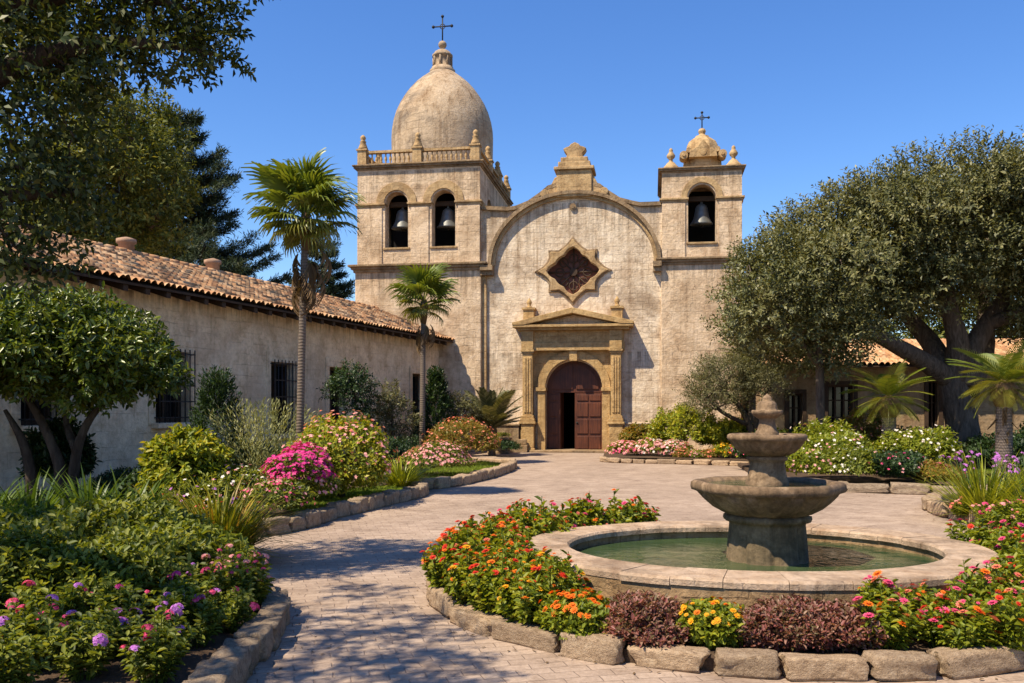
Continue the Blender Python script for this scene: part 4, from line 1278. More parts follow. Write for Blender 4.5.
MB().lathe([(fr(33),fz(515)),(fr(42),fz(512.5)),(fr(52),fz(507)),(fr(60),fz(500)),(fr(66),fz(493.5)),(fr(69),fz(491.5)),(fr(72.5),fz(490.5)),(fr(73.5),fz(487)),(fr(73),fz(483)),(fr(70.5),fz(481)),(fr(64),fz(481.5)),(fr(60),fz(485)),(fr(50),fz(495)),(fr(15),fz(500))], n=160, lob=octo).build('lower_bowl', M['fountain'], ft)
n = 48
w = MB().add([(0,0,fz(484.8))]+[(fr(62)*math.cos(6.2832*k/n), fr(62)*math.sin(6.2832*k/n), fz(484.8)) for k in range(n)], [(0,1+k,1+(k+1)%n) for k in range(n)]).build('bowl_water', M['water'], ft)
MB().lathe([(fr(20.5),fz(499)),(fr(20.5),fz(482)),(fr(19),fz(479)),(fr(17.5),fz(470)),(fr(16.5),fz(463)),(fr(17),fz(461)),(fr(19.5),fz(459.5)),(fr(19.5),fz(457)),(fr(17),fz(455.5))], n=48, lob=lobf).build('column', M['fountain'], ft)
octs = lambda a, r, z: 1+.06*(abs(math.sin(9*a))-.6) if r < fr(35.8) else 1+.018*math.cos(8*a)
MB().lathe([(fr(15),fz(456)),(fr(21),fz(455)),(fr(28),fz(451)),(fr(33),fz(445.5)),(fr(35.5),fz(441)),(fr(38),fz(440)),(fr(39),fz(437.5)),(fr(38.5),fz(435)),(fr(36.5),fz(433.8)),(fr(32),fz(434.5)),(fr(28),fz(438)),(fr(8),fz(442))], n=144, lob=octs).build('middle_bowl', M['fountain'], ft)
MB().lathe([(fr(11.5),fz(442)),(fr(11),fz(431.5)),(fr(9.5),fz(430)),(fr(8),fz(424)),(fr(7.5),fz(420)),(fr(9),fz(418))], n=32, lob=lobf).build('stem', M['fountain'], ft)
MB().lathe([(fr(7),fz(419)),(fr(10),fz(418)),(fr(13.5),fz(415)),(fr(15),fz(413.5)),(fr(15.3),fz(411.5)),(fr(14.6),fz(410)),(fr(10),fz(410.2)),(fr(9.3),fz(408)),(fr(9),fz(404)),(fr(7.5),fz(402)),(fr(6),fz(401)),(fr(4.4),fz(400.5)),(fr(4.8),fz(398.6)),(fr(3.5),fz(396.5)),(fr(1.5),fz(395)),(fr(.5),fz(393.8))], n=40, lob=lambda a, r, z: 1+.06*(abs(math.sin(6*a))-.5) if r < fr(10) else 1+.02*math.cos(8*a)).build('top_bowl', M['fountain'], ft)

# stone planter at the facade
pl = empty('stone_planter', (*(CO+CU*FX(500,-1.6,440)+CN*-1.6).xy, 0), -TH, 'square stone planter with low green plants left of the church door', 'planter')
m = MB(); m.box(-.42,.42,-.42,.42,0,.10); m.box(-.36,.36,-.36,.36,.10,.52); m.box(-.42,.42,-.42,.42,.52,.62)
m.build('pot', M['dark_trim'], pl, bevel=.03)
link('foliage', M_leaf('planter_green', mound(3, .36, .36, .24, 120, 6, .12, .07, .03), L['green']), pl, (0,0,.55))

# ---------------------------------------------------------------- trees
def in_poly(x, y, poly):
    c = False; n = len(poly)
    for i in range(n):
        (x0, y0), (x1, y1) = poly[i], poly[i-1]
        if (y0 > y) != (y1 > y) and x < (x1-x0)*(y-y0)/(y1-y0)+x0: c = not c
    return c
def edge_dist(x, y, poly):
    d = 1e9
    for i in range(len(poly)):
        a, b = np.array(poly[i], float), np.array(poly[i-1], float); p = np.array([x, y])
        t = np.clip(np.dot(p-a, b-a)/np.dot(b-a, b-a), 0, 1); d = min(d, np.linalg.norm(p-a-(b-a)*t))
    return d
def crown_clumps(seed, poly, Y, n, depth, r0, r1):
    """clumps filling a rounded crown volume: thick in the middle, thin towards its rim"""
    q = np.random.default_rng(seed); xs = [p[0] for p in poly]; ys = [p[1] for p in poly]
    C, Rr = [], []
    while len(C) < n:
        x, y = q.uniform(min(xs), max(xs)), q.uniform(min(ys), max(ys))
        if not in_poly(x, y, poly): continue
        e = edge_dist(x, y, poly)/FPX*Y
        r = min(q.uniform(r0, r1), .25+e*.9)
        if e < r*.55: continue
        dmax = depth*math.sqrt(min(1, e/(depth*.9)))
        s = q.uniform(-1, 1); s = math.copysign(abs(s)**.55, s - .12)
        c = P(x, y, Y + s*dmax); cc = P(x, y, Y)
        C.append((cc.x, Y+s*dmax, cc.z)); Rr.append(r)
    return C, Rr
def limb_mesh(limbs, clumps=None, tw=.03, every=1, bulge=None):
    m = MB(); ends = []
    for pts, rad in limbs:
        pv = [Vector(p) for p in pts]
        cv = smooth_curve3(pv, 6)
        rr = np.interp(np.linspace(0, 1, len(cv)), np.linspace(0, 1, len(rad)), rad)
        m.tube(cv, rr, 12)
        for c, r_ in list(zip(cv, rr))[len(cv)//3:]: ends.append((c, r_))
    if clumps:
        for c in clumps[::every]:
            c = Vector(c)
            e, r_ = min(ends, key=lambda t: (t[0]-c).length + max(0, (t[0].z-c.z))*1.5)
            r1 = min(r_*.6, tw)
            m.tube(branch_path(e, c, .06, .5, 5), [r1, r1*.85, r1*.7, r1*.55, r1*.4, r1*.2], 6)
    return m
def smooth_curve3(pts, k=6):
    p = [Vector(a) for a in pts]; e = [p[0]*2-p[1]] + p + [p[-1]*2-p[-2]]; out = []
    for i in range(1, len(e)-2):
        a, b, c, d = e[i-1:i+3]
        for j in range(k):
            t = j/k
            out.append(.5*((2*b)+(c-a)*t+(2*a-5*b+4*c-d)*t*t+(3*b-a-3*c+d)*t**3))
    return out + [p[-1]]
def make_tree(name, base, limbs, clumps, radii, leafmat, barkmat, label, cat='tree', group=None, per=60, K=6, Ltw=.25, ln=.1, wd=.045, six=False, every=1, tw=.03, up=.4, flat=.8, seed=1, zmin=-.7):
    """world-space limbs and clumps; the tree's parts are stored relative to its base"""
    b = Vector(base)
    t = empty(name, b, 0, label, cat, group)
    L2 = [([Vector(p)-b for p in pts], rad) for pts, rad in limbs]
    C2 = [tuple(Vector(c)-b) for c in clumps]
    tr = limb_mesh(L2, C2, tw, every).build('trunk', barkmat, t)
    g = clump_crown(seed, C2, radii, per, K, Ltw, ln, wd, six, up, flat, np.mean(np.array(C2), 0), zmin)
    link('crown', mesh_np('crown', g[0], g[1], leafmat), t)
    return t

# the big spreading tree on the right
Y = 24.0
poly = [(735,335),(742,262),(775,225),(826,194),(872,184),(900,166),(940,157),(985,150),(1022,141),(1075,132),(1125,165),(1150,240),(1130,345),(1070,355),(1010,335),(960,312),(920,318),(880,325),(845,345),(800,372)]
C, Rr = crown_clumps(21, poly, Y, 225, 4.2, .45, 1.05)
for x_, y_, r_ in ((812,226,.6),(838,210,.6),(790,240,.55),(768,256,.5),(856,200,.6),(826,240,.7),(800,262,.7),(780,285,.6),(845,250,.7),(866,225,.7)):
    C.append(tuple(P(x_, y_, Y-.6))); Rr.append(r_)
b = P(964, 470, Y); b.z = 0
limbs = [([b+Vector((0,0,-.1)), b+Vector((.02,0,.35)), P(962,425,Y), P(955,395,Y), P(950,372,Y)], [.74,.50,.41,.38,.37]),
         ([P(950,380,Y), P(925,362,Y-.5), P(895,345,Y-1), P(862,326,Y-1.4), P(835,300,Y-1.6)], [.28,.24,.20,.16,.09]),
         ([P(948,378,Y), P(932,345,Y+.6), P(905,312,Y+1), P(880,270,Y+1)], [.34,.27,.2,.1]),
         ([P(955,380,Y), P(958,345,Y-.3), P(950,310,Y-.4), P(940,250,Y-.5)], [.36,.28,.22,.1]),
         ([P(962,385,Y), P(975,345,Y), P(1000,305,Y), P(1030,260,Y)], [.36,.28,.22,.1]),
         ([P(968,390,Y), P(985,350,Y+1), P(985,310,Y+1.4), P(990,240,Y+1.5)], [.30,.25,.2,.1]),
         ([P(985,325,Y), P(1030,308,Y-.7), P(1080,280,Y-1)], [.20,.16,.08])]
big = make_tree('spreading_tree', b, limbs, C, Rr, L['bigtree'], M['bark'], 'big spreading broad crowned tree with a thick forked grey trunk on the right', per=150, K=11, Ltw=.48, ln=.125, wd=.05, tw=.06, seed=3, every=3, flat=.7)
# root flare
m = MB()
for k in range(7):
    a = k*.9+.2; m.tube([(.30*math.cos(a), .30*math.sin(a), .75), (.52*math.cos(a), .52*math.sin(a), .28), (.92*math.cos(a), .92*math.sin(a), -.05)], [.22,.2,.10], 8)
m.build('root_flare', M['bark'], big)

# slender tree in front of the garden building
Y = 22.5
poly = [(720,330),(722,295),(738,258),(762,238),(795,248),(830,280),(856,318),(862,362),(835,384),(808,372),(785,350),(750,352),(728,348)]
C, Rr = crown_clumps(22, poly, Y, 85, 1.9, .32, .65)
b = P(821, 480, Y); b.z = 0
limbs = [([b, P(821,440,Y), P(820,395,Y), P(819,355,Y), P(812,310,Y)], [.15,.12,.11,.10,.05]),
         ([P(819,365,Y), P(795,335,Y-.2), P(765,305,Y-.3), P(745,280,Y-.3)], [.09,.07,.05,.03]),
         ([P(819,350,Y), P(838,325,Y+.2), P(845,310,Y+.2)], [.07,.05,.03])]
make_tree('slender_tree', b, limbs, C, Rr, L['bigtree'], M['bark'], 'slender tree with a thin straight grey trunk before the window of the garden building', per=130, K=10, Ltw=.40, ln=.115, wd=.048, tw=.03, seed=4, every=2)

# grey green olive beside the right tower
Y = 29.0
poly = [(688,400),(690,375),(702,357),(725,350),(750,352),(775,365),(785,388),(770,405),(745,410),(715,418),(695,415)]
C, Rr = crown_clumps(23, poly, Y, 75, 1.5, .3, .55)
b = P(755, 460, Y); b.z = 0
limbs = [([b, P(752,435,Y), P(742,410,Y), P(725,390,Y)], [.16,.12,.09,.04]), ([P(752,440,Y), P(758,415,Y+.2), P(765,395,Y+.3)], [.12,.09,.05]), ([P(748,425,Y), P(722,412,Y-.4), P(705,395,Y-.4)], [.08,.06,.03])]
make_tree('olive_tree', b, limbs, C, Rr, L['olive'], M['bark_dark'], 'low grey green olive tree with twisted stems against the right tower', per=190, K=8, Ltw=.26, ln=.09, wd=.028, tw=.025, seed=5, every=2)

# overhanging tree at upper left (its trunk stands outside the picture)
C, Rr = [], []
spec = [(10,15,8,.7),(70,10,8.3,.65),(125,5,8.4,.5),(172,12,8.5,.45),(200,20,8.5,.32),(216,48,8.5,.22),(226,66,8.5,.15),(200,60,8.5,.24),(176,66,8.4,.22),(150,45,8.3,.36),(115,55,8.1,.36),(70,65,8,.5),(20,75,7.9,.6),
        (60,115,8,.42),(10,130,7.8,.5),(40,172,7.9,.42),(5,195,7.7,.45),(80,165,8.2,.24),(70,205,8.2,.28),(95,212,8.3,.2),(40,232,7.9,.32),(8,252,7.8,.32),(62,258,8.1,.2),(30,275,8,.2),
        (45,100,8.8,.4),(15,40,8.8,.6),(60,35,8.9,.5),(15,165,8.6,.4),(150,22,8.9,.4),(100,90,8.4,.22),(185,40,8.7,.28),(215,20,8.7,.26),
        (-60,40,7.5,.5),(120,-40,8.4,.5),(40,-50,8.2,.6),(190,-30,8.6,.45),(235,-20,8.6,.36)]
for x, y, Yd, r in spec:
    p = P(x, y, Yd); C.append(tuple(p)); Rr.append(r)
q = np.random.default_rng(31)
for x, y, z, r in [(-4.6,4.3,5.3,.42),(-5.2,4.9,5.9,.45),(-4.1,4.9,5.6,.52),(-3.9,3.5,5.4,.62),(-4.6,3.2,5.6,.4),(-3.6,4.4,5.2,.5),(-3.2,3.8,5.0,.4),(-3.1,3.2,4.9,.4),(-4.3,2.5,5.2,.55),(-4.4,6.0,5.6,.34),(-3.4,2.7,5.0,.55),(-5.6,3.6,5.8,.4),(-7.5,4.8,7.2,.6),(-8.4,6.2,7.5,.7),(-9.2,7.6,7.3,.7),(-9.0,5.0,6.8,.7),(-8.8,7.0,7.6,.5)]:
    C.append((x, y, z)); Rr.append(r)
b = Vector((-8.6, 5.4, 0))
limbs = [([b+Vector((0,0,-.1)), (-8.5,5.4,1.4), (-8.2,5.6,2.8), (-7.7,5.9,3.9)], [.48,.36,.30,.28]),
         ([(-7.8,5.9,3.7), P(-60,205,7.6), P(0,195,7.9), P(85,192,8.2)], [.22,.15,.085,.025]),
         ([(-7.7,5.9,3.9), P(-100,120,7.5), P(0,70,7.9), P(90,45,8.2), P(165,45,8.4), P(215,55,8.5)], [.26,.2,.12,.07,.04,.015]),
         ([(-7.7,5.9,3.9), P(-130,30,7.3), P(0,0,8), P(110,-10,8.4), P(190,10,8.6)], [.24,.2,.14,.08,.02]),
         ([(-8.0,5.7,3.3), (-6.8,5.2,4.8), (-5.5,4.5,5.7), (-4.3,3.2,5.3)], [.24,.18,.1,.03]),
         ([(-7.7,5.9,3.9), (-7.4,6.3,5.6), (-6.5,6.4,6.8)], [.24,.17,.06])]
make_tree('overhanging_tree', b, limbs, C, Rr, L['oak'], M['bark_dark'], 'dark evergreen tree whose leafy boughs hang into the upper left corner', per=430, K=7, Ltw=.17, ln=.085, wd=.036, six=False, tw=.03, seed=6, every=1, up=.1, flat=.75)

# small glossy tree with an umbrella crown in front of the wing
Y = 14.3
poly = [(-50,345),(-30,318),(10,303),(50,298),(100,303),(140,322),(168,345),(178,366),(166,386),(128,400),(100,412),(60,404),(20,402),(-30,400),(-50,375)]
C, Rr = crown_clumps(25, poly, Y, 95, 1.9, .3, .5)
b = P(62, 500, Y); b.z = 0
limbs = [([b, P(60,470,Y), P(50,440,Y), P(35,410,Y), P(15,380,Y)], [.11,.09,.075,.06,.03]),
         ([b+Vector((.12,-.05,0)), P(74,470,Y), P(80,440,Y), P(95,412,Y), P(125,385,Y)], [.10,.085,.07,.055,.03]),
         ([b+Vector((-.5,.1,0)), P(30,470,Y), P(22,440,Y), P(5,410,Y)], [.10,.085,.07,.03]),
         ([P(76,450,Y), P(66,420,Y+.3), P(70,380,Y+.4)], [.07,.05,.03])]
cit = make_tree('umbrella_tree', b, limbs, C, Rr, L['citrus'], M['bark_dark'], 'small glossy leaved tree with a flat umbrella crown and forked pale stems at left', per=330, K=7, Ltw=.20, ln=.12, wd=.05, six=True, tw=.03, seed=7, every=2, up=.35)
# tall tree with golden green leaves behind the wing
Y = 31.0
poly = [(5,255),(25,200),(50,150),(80,112),(105,92),(130,84),(155,96),(172,125),(182,160),(185,200),(182,240),(170,262),(100,262)]
C, Rr = crown_clumps(26, poly, Y, 130, 3.2, .5, 1.0)
b = P(125, 454, Y); b.z = 0
limbs = [([b, P(125,330,Y), P(122,230,Y), P(128,120,Y)], [.45,.36,.25,.08]), ([P(124,260,Y), P(160,210,Y), P(178,170,Y)], [.2,.13,.05]), ([P(124,270,Y), P(85,215,Y), P(70,180,Y)], [.2,.13,.05])]
make_tree('golden_green_tree', b, limbs, C, Rr, L['goldtree'], M['bark'], 'tall golden green tree rising behind the tile roof at left', per=75, K=7, Ltw=.42, ln=.19, wd=.085, tw=.06, seed=8, every=2)

def conifer(base, h, rmax, seed, label, group='dark pines behind the wing', zlow=.25, nper=7):
    q = np.random.default_rng(seed)
    t = empty('pine_tree', base, 0, label, 'tree', group)
    m = MB(); m.tube([(0,0,-.1),(.05,0,h*.5),(0,0,h*.98)], [h*.022,h*.014,.03], 10)
    parts = []
    z = h*zlow
    while z < h*.985:
        f = (z/h-zlow)/(1-zlow)
        rl_ = rmax*(1-f)**.75*q.uniform(.75, 1.15)+.25
        nb = max(4, int(nper*(1-f*.4)))
        a0 = q.random()*6.28
        for k in range(nb):
            a = a0+6.2832*k/nb+q.normal(0,.2); L_ = rl_*q.uniform(.65, 1.15)
            d = np.array([math.cos(a), math.sin(a), 0])
            p0 = np.array([0,0,z]); ts = np.linspace(0, 1, 6)
            pts = [p0+d*L_*t+np.array([0,0,-.16*L_*math.sin(t*2.4)+.22*L_*t*t]) for t in ts]
            m.tube([tuple(p) for p in pts], [.05*(1-t*.8)*h/14 for t in ts], 5)
            n = int(62*L_)+8
            tt = q.uniform(.22, 1.02, n); sd = np.array([-d[1], d[0], 0])
            off = q.normal(0, 1, n)*L_*.20*(1.15-tt)
            pos = p0 + d*L_*tt[:, None] + sd*off[:, None]; pos[:, 2] += -.16*L_*np.sin(tt*2.4)+.22*L_*tt*tt + q.normal(0, .06, n)
            dr = unit(d*.8 + sd*np.sign(off)[:, None]*.6 + np.array([0,0,.35]) + q.normal(0,.25,(n,3)))
            parts.append(spray_leaves(pos, dr, 9, .42, .24, .045, False, .8, .0, q))
        z += h*.052*q.uniform(.8, 1.2)
    m.build('trunk', M['bark_dark'], t)
    g = join(parts); link('crown', mesh_np('crown', g[0], g[1], L['needle']), t)
b = P(180, 446, 41); b.z = 0
conifer(b, CAMH+(HOR-98)/FPX*41, 5.0, 1, 'tall dark pine with layered boughs rising behind the golden green tree', zlow=.22, nper=10)
b = P(322, 440, 52); b.z = 0
conifer(b, CAMH+(HOR-236)/FPX*52, 3.3, 2, 'dark pine seen between the tall palm and the domed tower', zlow=.22)
b = P(236, 440, 56); b.z = 0
conifer(b, CAMH+(HOR-258)/FPX*56, 2.6, 3, 'small dark pine tip just above the roof ridge left of the tall palm', zlow=.2)

# trees behind the garden building
for x, y, h, sd, lb in ((15.5, 43, 9.5, 1, 'dark tree behind the garden building, seen under the limbs of the big tree'), (22.5, 41, 10.0, 2, 'dark tree behind the garden building at the right edge of the picture')):
    q = np.random.default_rng(400+sd); C, Rr = [], []
    for k in range(60):
        d = sphere_dirs(1, -1, q)[0]*q.random()**.35
        C.append((x+d[0]*4.2, y+d[1]*2.6, h*.58+d[2]*h*.36)); Rr.append(q.uniform(.8, 1.3))
    make_tree('background_tree', (x, y, 0), [([(x,y,0),(x+.1,y,h*.3),(x,y,h*.7)],[.4,.3,.1]), ([(x,y,h*.25),(x-1.5,y,h*.5),(x-2.6,y,h*.62)],[.2,.15,.05]), ([(x,y,h*.25),(x+1.6,y,h*.5),(x+2.6,y,h*.62)],[.2,.15,.05])], C, Rr, L['goldtree'], M['bark_dark'], lb, group='trees behind the garden building', per=45, K=7, Ltw=.5, ln=.22, wd=.10, tw=.06, seed=40+sd, every=3)

# ---------------------------------------------------------------- palms
def fan_leaf(seed, pet, rad, n=26, droop=.25, span=5.0, width=.05):
    """one costapalmate frond along +x: petiole and a folded fan with drooping tips"""
    q = np.random.default_rng(seed); V, Fc = [], []
    k = 5
    for i in range(k+1):
        t = i/k; x = pet*t; z = -.05*pet*t*t; w = .014*(1-.4*t)
        V += [(x, -w, z), (x, w, z)]
    Fc += [(2*i, 2*i+1, 2*i+3, 2*i+2) for i in range(k)]
    for j in range(n):
        a = (j/(n-1)-.5)*span
        l = rad*(1-.28*abs(a/span*2)**1.5)*q.uniform(.9, 1.06)
        d = np.array([math.cos(a), math.sin(a), 0]); sd = np.array([-d[1], d[0], 0])
        b = len(V); segs = 5
        for i in range(segs+1):
            t = i/segs
            p = np.array([pet, 0, -.05*pet]) + d*l*t
            p[2] += .10*l*math.sin(t*2) - droop*l*t**2.6*q.uniform(.8, 1.25)
            p -= d*l*t**3*droop*.35
            w = width*l*(.35+1.3*t if t < .45 else max(.03, (1-t)*1.7))
            for s in (-1, 1): V.append(tuple(p+sd*w*.5*s+np.array([0,0,.012*s])))
        Fc += [(b+2*i, b+2*i+1, b+2*i+3, b+2*i+2) for i in range(segs)]
    return np.array(V), np.array(Fc)
def feather_leaf(seed, length, n=34, lw=.035, ll=.28, bend=.5):
    q = np.random.default_rng(seed); V, Fc = [], []
    def pt(t):
        return np.array([length*(t-.12*bend*t*t), 0, length*(-bend*.62*t*t+.04*t)])
    k = 10
    for i in range(k+1):
        t = i/k; w = .014*(1-.8*t); p = pt(t); V += [(p[0], -w, p[2]), (p[0], w, p[2])]
    Fc += [(2*i, 2*i+1, 2*i+3, 2*i+2) for i in range(k)]
    for j in range(n):
        t = .12+.88*j/(n-1); p = pt(t); tg = unit(pt(min(1, t+.02))-pt(t-.02))
        for s in (-1, 1):
            l = ll*math.sin(math.pi*(.12+.80*t))**.7*q.uniform(.85, 1.1)
            d = unit(np.array([0, s, .25])*.9 + tg*.75)
            w = unit(np.cross(d, np.array([0,0,1])))
            b = len(V); dn = np.array([0,0,-1])
            for u, ww in ((0, .7), (.5, 1.0), (1, .08)):
                c = p+d*l*u+dn*l*.28*u*u
                V += [tuple(c-w*lw*ww*.5), tuple(c+w*lw*ww*.5)]
            Fc += [(b, b+1, b+3, b+2), (b+2, b+3, b+5, b+4)]
    return np.array(V), np.array(Fc)
FAN = [mesh_np('fan_frond', *fan_leaf(i, .55, .62, 26, .30+.1*i, 4.6+.2*i, .105), L['palm']) for i in range(3)]
FANY = [mesh_np('fan_frond_golden', *fan_leaf(i+7, .50, .60, 26, .45, 4.6, .105), L['palm_gold']) for i in range(2)]
FAND = [mesh_np('dead_fan_frond', *fan_leaf(i+3, .45, .62, 18, .55, 2.0, .07), L['dead']) for i in range(2)]
FEA = [mesh_np('feather_frond', *feather_leaf(i, 1.25, 24, .024, .42, .6+.3*i), L['palm']) for i in range(2)]
FEAY = [mesh_np('feather_frond_golden', *feather_leaf(i+5, 1.2, 24, .024, .42, .7+.3*i), L['palm_gold']) for i in range(2)]
FEAD = [mesh_np('dead_feather_frond', *feather_leaf(i+9, 1.0, 30, .03, .22, 1.0), L['dead']) for i in range(1)]
FEAO = [mesh_np('stiff_frond', *feather_leaf(i+20, 1.25, 40, .03, .30, .25+.15*i), L['olive']) for i in range(2)]
def palm(base, h, r, seed, label, fans, golden, dead, nf=30, ndead=14, sc=1.0, group=None, skirt=0, el0=-25, el1=82, lean=0.0, name='fan_palm', flip=1):
    q = np.random.default_rng(seed)
    t = empty(name, base, 0, label, 'palm', group)
    m = MB(); m.tube([(0,0,-.05),(lean*.2,0,h*.3),(lean*.6,0,h*.7),(lean,0,h)], [r*1.25,r*1.02,r*.95,r*.9], 14)
    m.build('trunk', M['palm_bark'], t)
    m = MB(); m.lathe([(r*.9,-.5*sc),(r*1.5,-.25*sc),(r*1.6,-.02*sc),(r*1.1,.14*sc),(r*.3,.22*sc)], (lean, 0, h), 14); m.build('crown_shaft', M['dead'] if False else L['dead'], t)
    ga = 2.39996
    for k in range(nf):
        f = (k+.5)/nf
        el = R(el1+(el0-el1)*f**.9)+q.normal(0, .08); az = k*ga+q.normal(0, .15)
        me = (golden if f > .68 else fans)[int(q.integers(len(golden if f > .68 else fans)))]
        s = sc*q.uniform(.88, 1.1)*(.75+.35*math.sin(math.pi*min(1, f+.25)))
        link('frond', me, t, (lean, 0, h+.1*sc*(1-f)), (q.normal(0, .12), -el, az), (s, s, s))
    for k in range(ndead):
        az = k*ga+q.random(); el = R(-68)+q.normal(0, .12); s = sc*q.uniform(.8, 1.1)
        link('dead_frond', dead[int(q.integers(len(dead)))], t, (lean, 0, h-.08*sc-skirt*sc*(k/max(1, ndead))), (q.normal(0, .2), -el, az), (s*1.15, s*.42, s))
    return t
Y = 16.4; b = P(299, 400, Y); b.z = 0
palm(b, CAMH+(HOR-222)/FPX*Y, .068, 1, 'tall slim fan palm with a skirt of dead brown fronds by the long wing', FAN, FANY, FAND, 46, 13, 1.05, 'fan palms beside the wing', .75, -38, 84, .12)
Y = 26.5; b = P(422, 400, Y); b.z = 0
palm(b, CAMH+(HOR-306)/FPX*Y, .08, 2, 'shorter fan palm standing before the corner of the wing and the domed tower', FAN, FANY, FAND, 30, 8, 1.10, 'fan palms beside the wing', .25, -30, 84, .05)
Y = 21.2; b = P(889, 400, Y); b.z = 0
palm(b, CAMH+(HOR-402)/FPX*Y, .17, 3, 'short feather palm with yellow green fronds before the garden building', FEA+FEAY, FEAY, FEAD, 42, 6, .76, None, 0, -18, 82, 0, 'feather_palm')
Y = 17.8; b = P(1004, 400, Y); b.z = 0
palm(b, CAMH+(HOR-388)/FPX*Y, .16, 4, 'feather palm with a shaggy brown trunk at the right edge', FEA+FEAY, FEAY, FEAD, 46, 18, .78, None, .35, -20, 82, 0, 'feather_palm')
Y = 30.3; b = P(752, 400, Y); b.z = 0
palm(b, CAMH+(HOR-366)/FPX*Y, .13, 5, 'yellow green feather palm half hidden behind the olive tree', FEAY, FEAY, FEAD, 26, 3, .95, None, 0, -15, 80, 0, 'feather_palm')
Y = 32.3; b = P(492, 400, Y); b.z = 0
palm(b, CAMH+(HOR-430)/FPX*Y, .12, 6, 'spiky grey green plant of stiff feathery leaves against the foot of the facade', FEAO, FEAO, FEAD, 34, 0, 1.2, None, 0, 18, 84, 0, 'feather_palm')

# ---------------------------------------------------------------- shrubs, flowers, clumps
def shrub(name, loc, geo_key, geo, mat, label, cat, group=None, sc=1.0, rz=None, stem=None, flowers=None, stem_mat='bark_dark', zb=.09):
    """foliage (+ stems, + a cover of small blossoms) as parts of one plant"""
    rz = random.uniform(0, 6.28) if rz is None else rz
    t = empty(name, (loc[0], loc[1], zb), rz, label, cat, group)
    s = sc if hasattr(sc, '__len__') else (sc, sc, sc)
    link('foliage', M_leaf(geo_key, geo, mat), t, scale=s)
    if stem: stem.build('stem', M[stem_mat], t)
    if flowers:
        for fname, fkey, fgeo, fmat in flowers:
            o = link(fname, M_leaf(fkey, fgeo, fmat), t, scale=s); tag(o, kind='stuff')
    return t
def fl(key, seed, rx, ry, h, n, size, mat, **k):
    return ('blossoms', key, mound_flowers(seed, rx, ry, h, n, size, **k), mat)
def at(px, Y): return ((px-512)/FPX*Y, Y)

# -- near left bed: big leafy green mounds
for i, (x, y, rx, h, lb) in enumerate([
        (-2.98, 7.7, .60, .60, 'leafy green shrub mound above the stone edging, nearest the path in the shady left bed'),
        (-3.6, 8.1, .80, .74, 'large leafy green shrub mound in the middle of the shady left bed'),
        (-4.6, 7.9, .80, .72, 'leafy green shrub mound at the left edge of the picture above the purple flowers'),
        (-3.2, 7.1, .58, .58, 'lower leafy green shrub behind the purple verbena in the shady left bed'),
        (-4.0, 7.05, .65, .64, 'dark leafy green shrub at the left edge in front of the large green mounds')]):
    shrub('leafy_shrub', (x, y), 'lnear%d' % i, mound(100+i, rx, rx*.95, h, int(1500*rx*rx+500), 8, .17, .068, .034, True, amp=.22, up=.6), L['green'], lb, 'shrub', 'leafy green mounds of the near left bed', stem=stems(7, h*.6, rx*.6, .014))
# -- small flowering plants with countable flower heads
def head_mesh(name, seed, size, mat, np_=11, layers=2):
    g = []
    for l in range(layers):
        g.append(petals(seed+l, np.array([[0,0,.006*l]]), np.array([[0,0,1.]]), size*(1-.33*l), np_-2*l, .22+.3*l, .5))
    V, Fc = join(g); return mesh_np(name, V, Fc, mat)
HEAD = {k: head_mesh('flower_head_'+k, 5, .027, B[k]) for k in B}
def cluster_mesh(name, seed, mat, n=16, r=.03):
    q = np.random.default_rng(seed); d = sphere_dirs(n, .0, q)
    V, Fc = petals(seed, d*r*np.array([1,1,.6]), unit(d+np.array([0,0,.3])), .016, 5, .2, .8)
    return mesh_np(name, V, Fc, mat)
CLUS = {k: cluster_mesh('flower_cluster_'+k, 6, B[k]) for k in ('violet','pink','red','magenta','palepink','coral')}
def upright_plant(seed, n, h, r, ln, wd, lean=.35):
    """leafy stems from one root; returns leaf geometry, stem tips and stem tubes"""
    q = np.random.default_rng(seed); pos, dr, tips, m = [], [], [], MB()
    for k in range(n):
        a = q.uniform(0, 6.28); rr = r*math.sqrt(q.random()); hh = h*q.uniform(.62, 1.08)*(1-.25*(rr/r)**2)
        p0 = np.array([rr*.35*math.cos(a), rr*.35*math.sin(a), 0]); p1 = np.array([rr*math.cos(a), rr*math.sin(a), hh])
        d = unit((p1-p0)[None])[0]
        m.tube([tuple(p0), tuple((p0+p1)/2+np.array([0,0,.02])), tuple(p1)], [.005, .004, .003], 4, False)
        for t in np.linspace(.18, .80, 6): pos.append(p0+(p1-p0)*t); dr.append(d)
        tips.append((p1, unit((d+q.normal(0,.25,3))[None])[0]))
    g = spray_leaves(np.array(pos), np.array(dr), 4, .06, ln, wd, True, 1.3, .18, q)
    return g, tips, m
UP = [upright_plant(200+i, 34, .40, .23, .060, .027) for i in range(4)]
UPM = [mesh_np('zinnia_foliage', u[0][0], u[0][1], L['zinnia']) for u in UP]
UPS = []
for i, u in enumerate(UP):
    me = bpy.data.meshes.new('zinnia_stem'); me.from_pydata(u[2].v, [], u[2].f); me.materials.append(L['strap']); UPS.append(me)
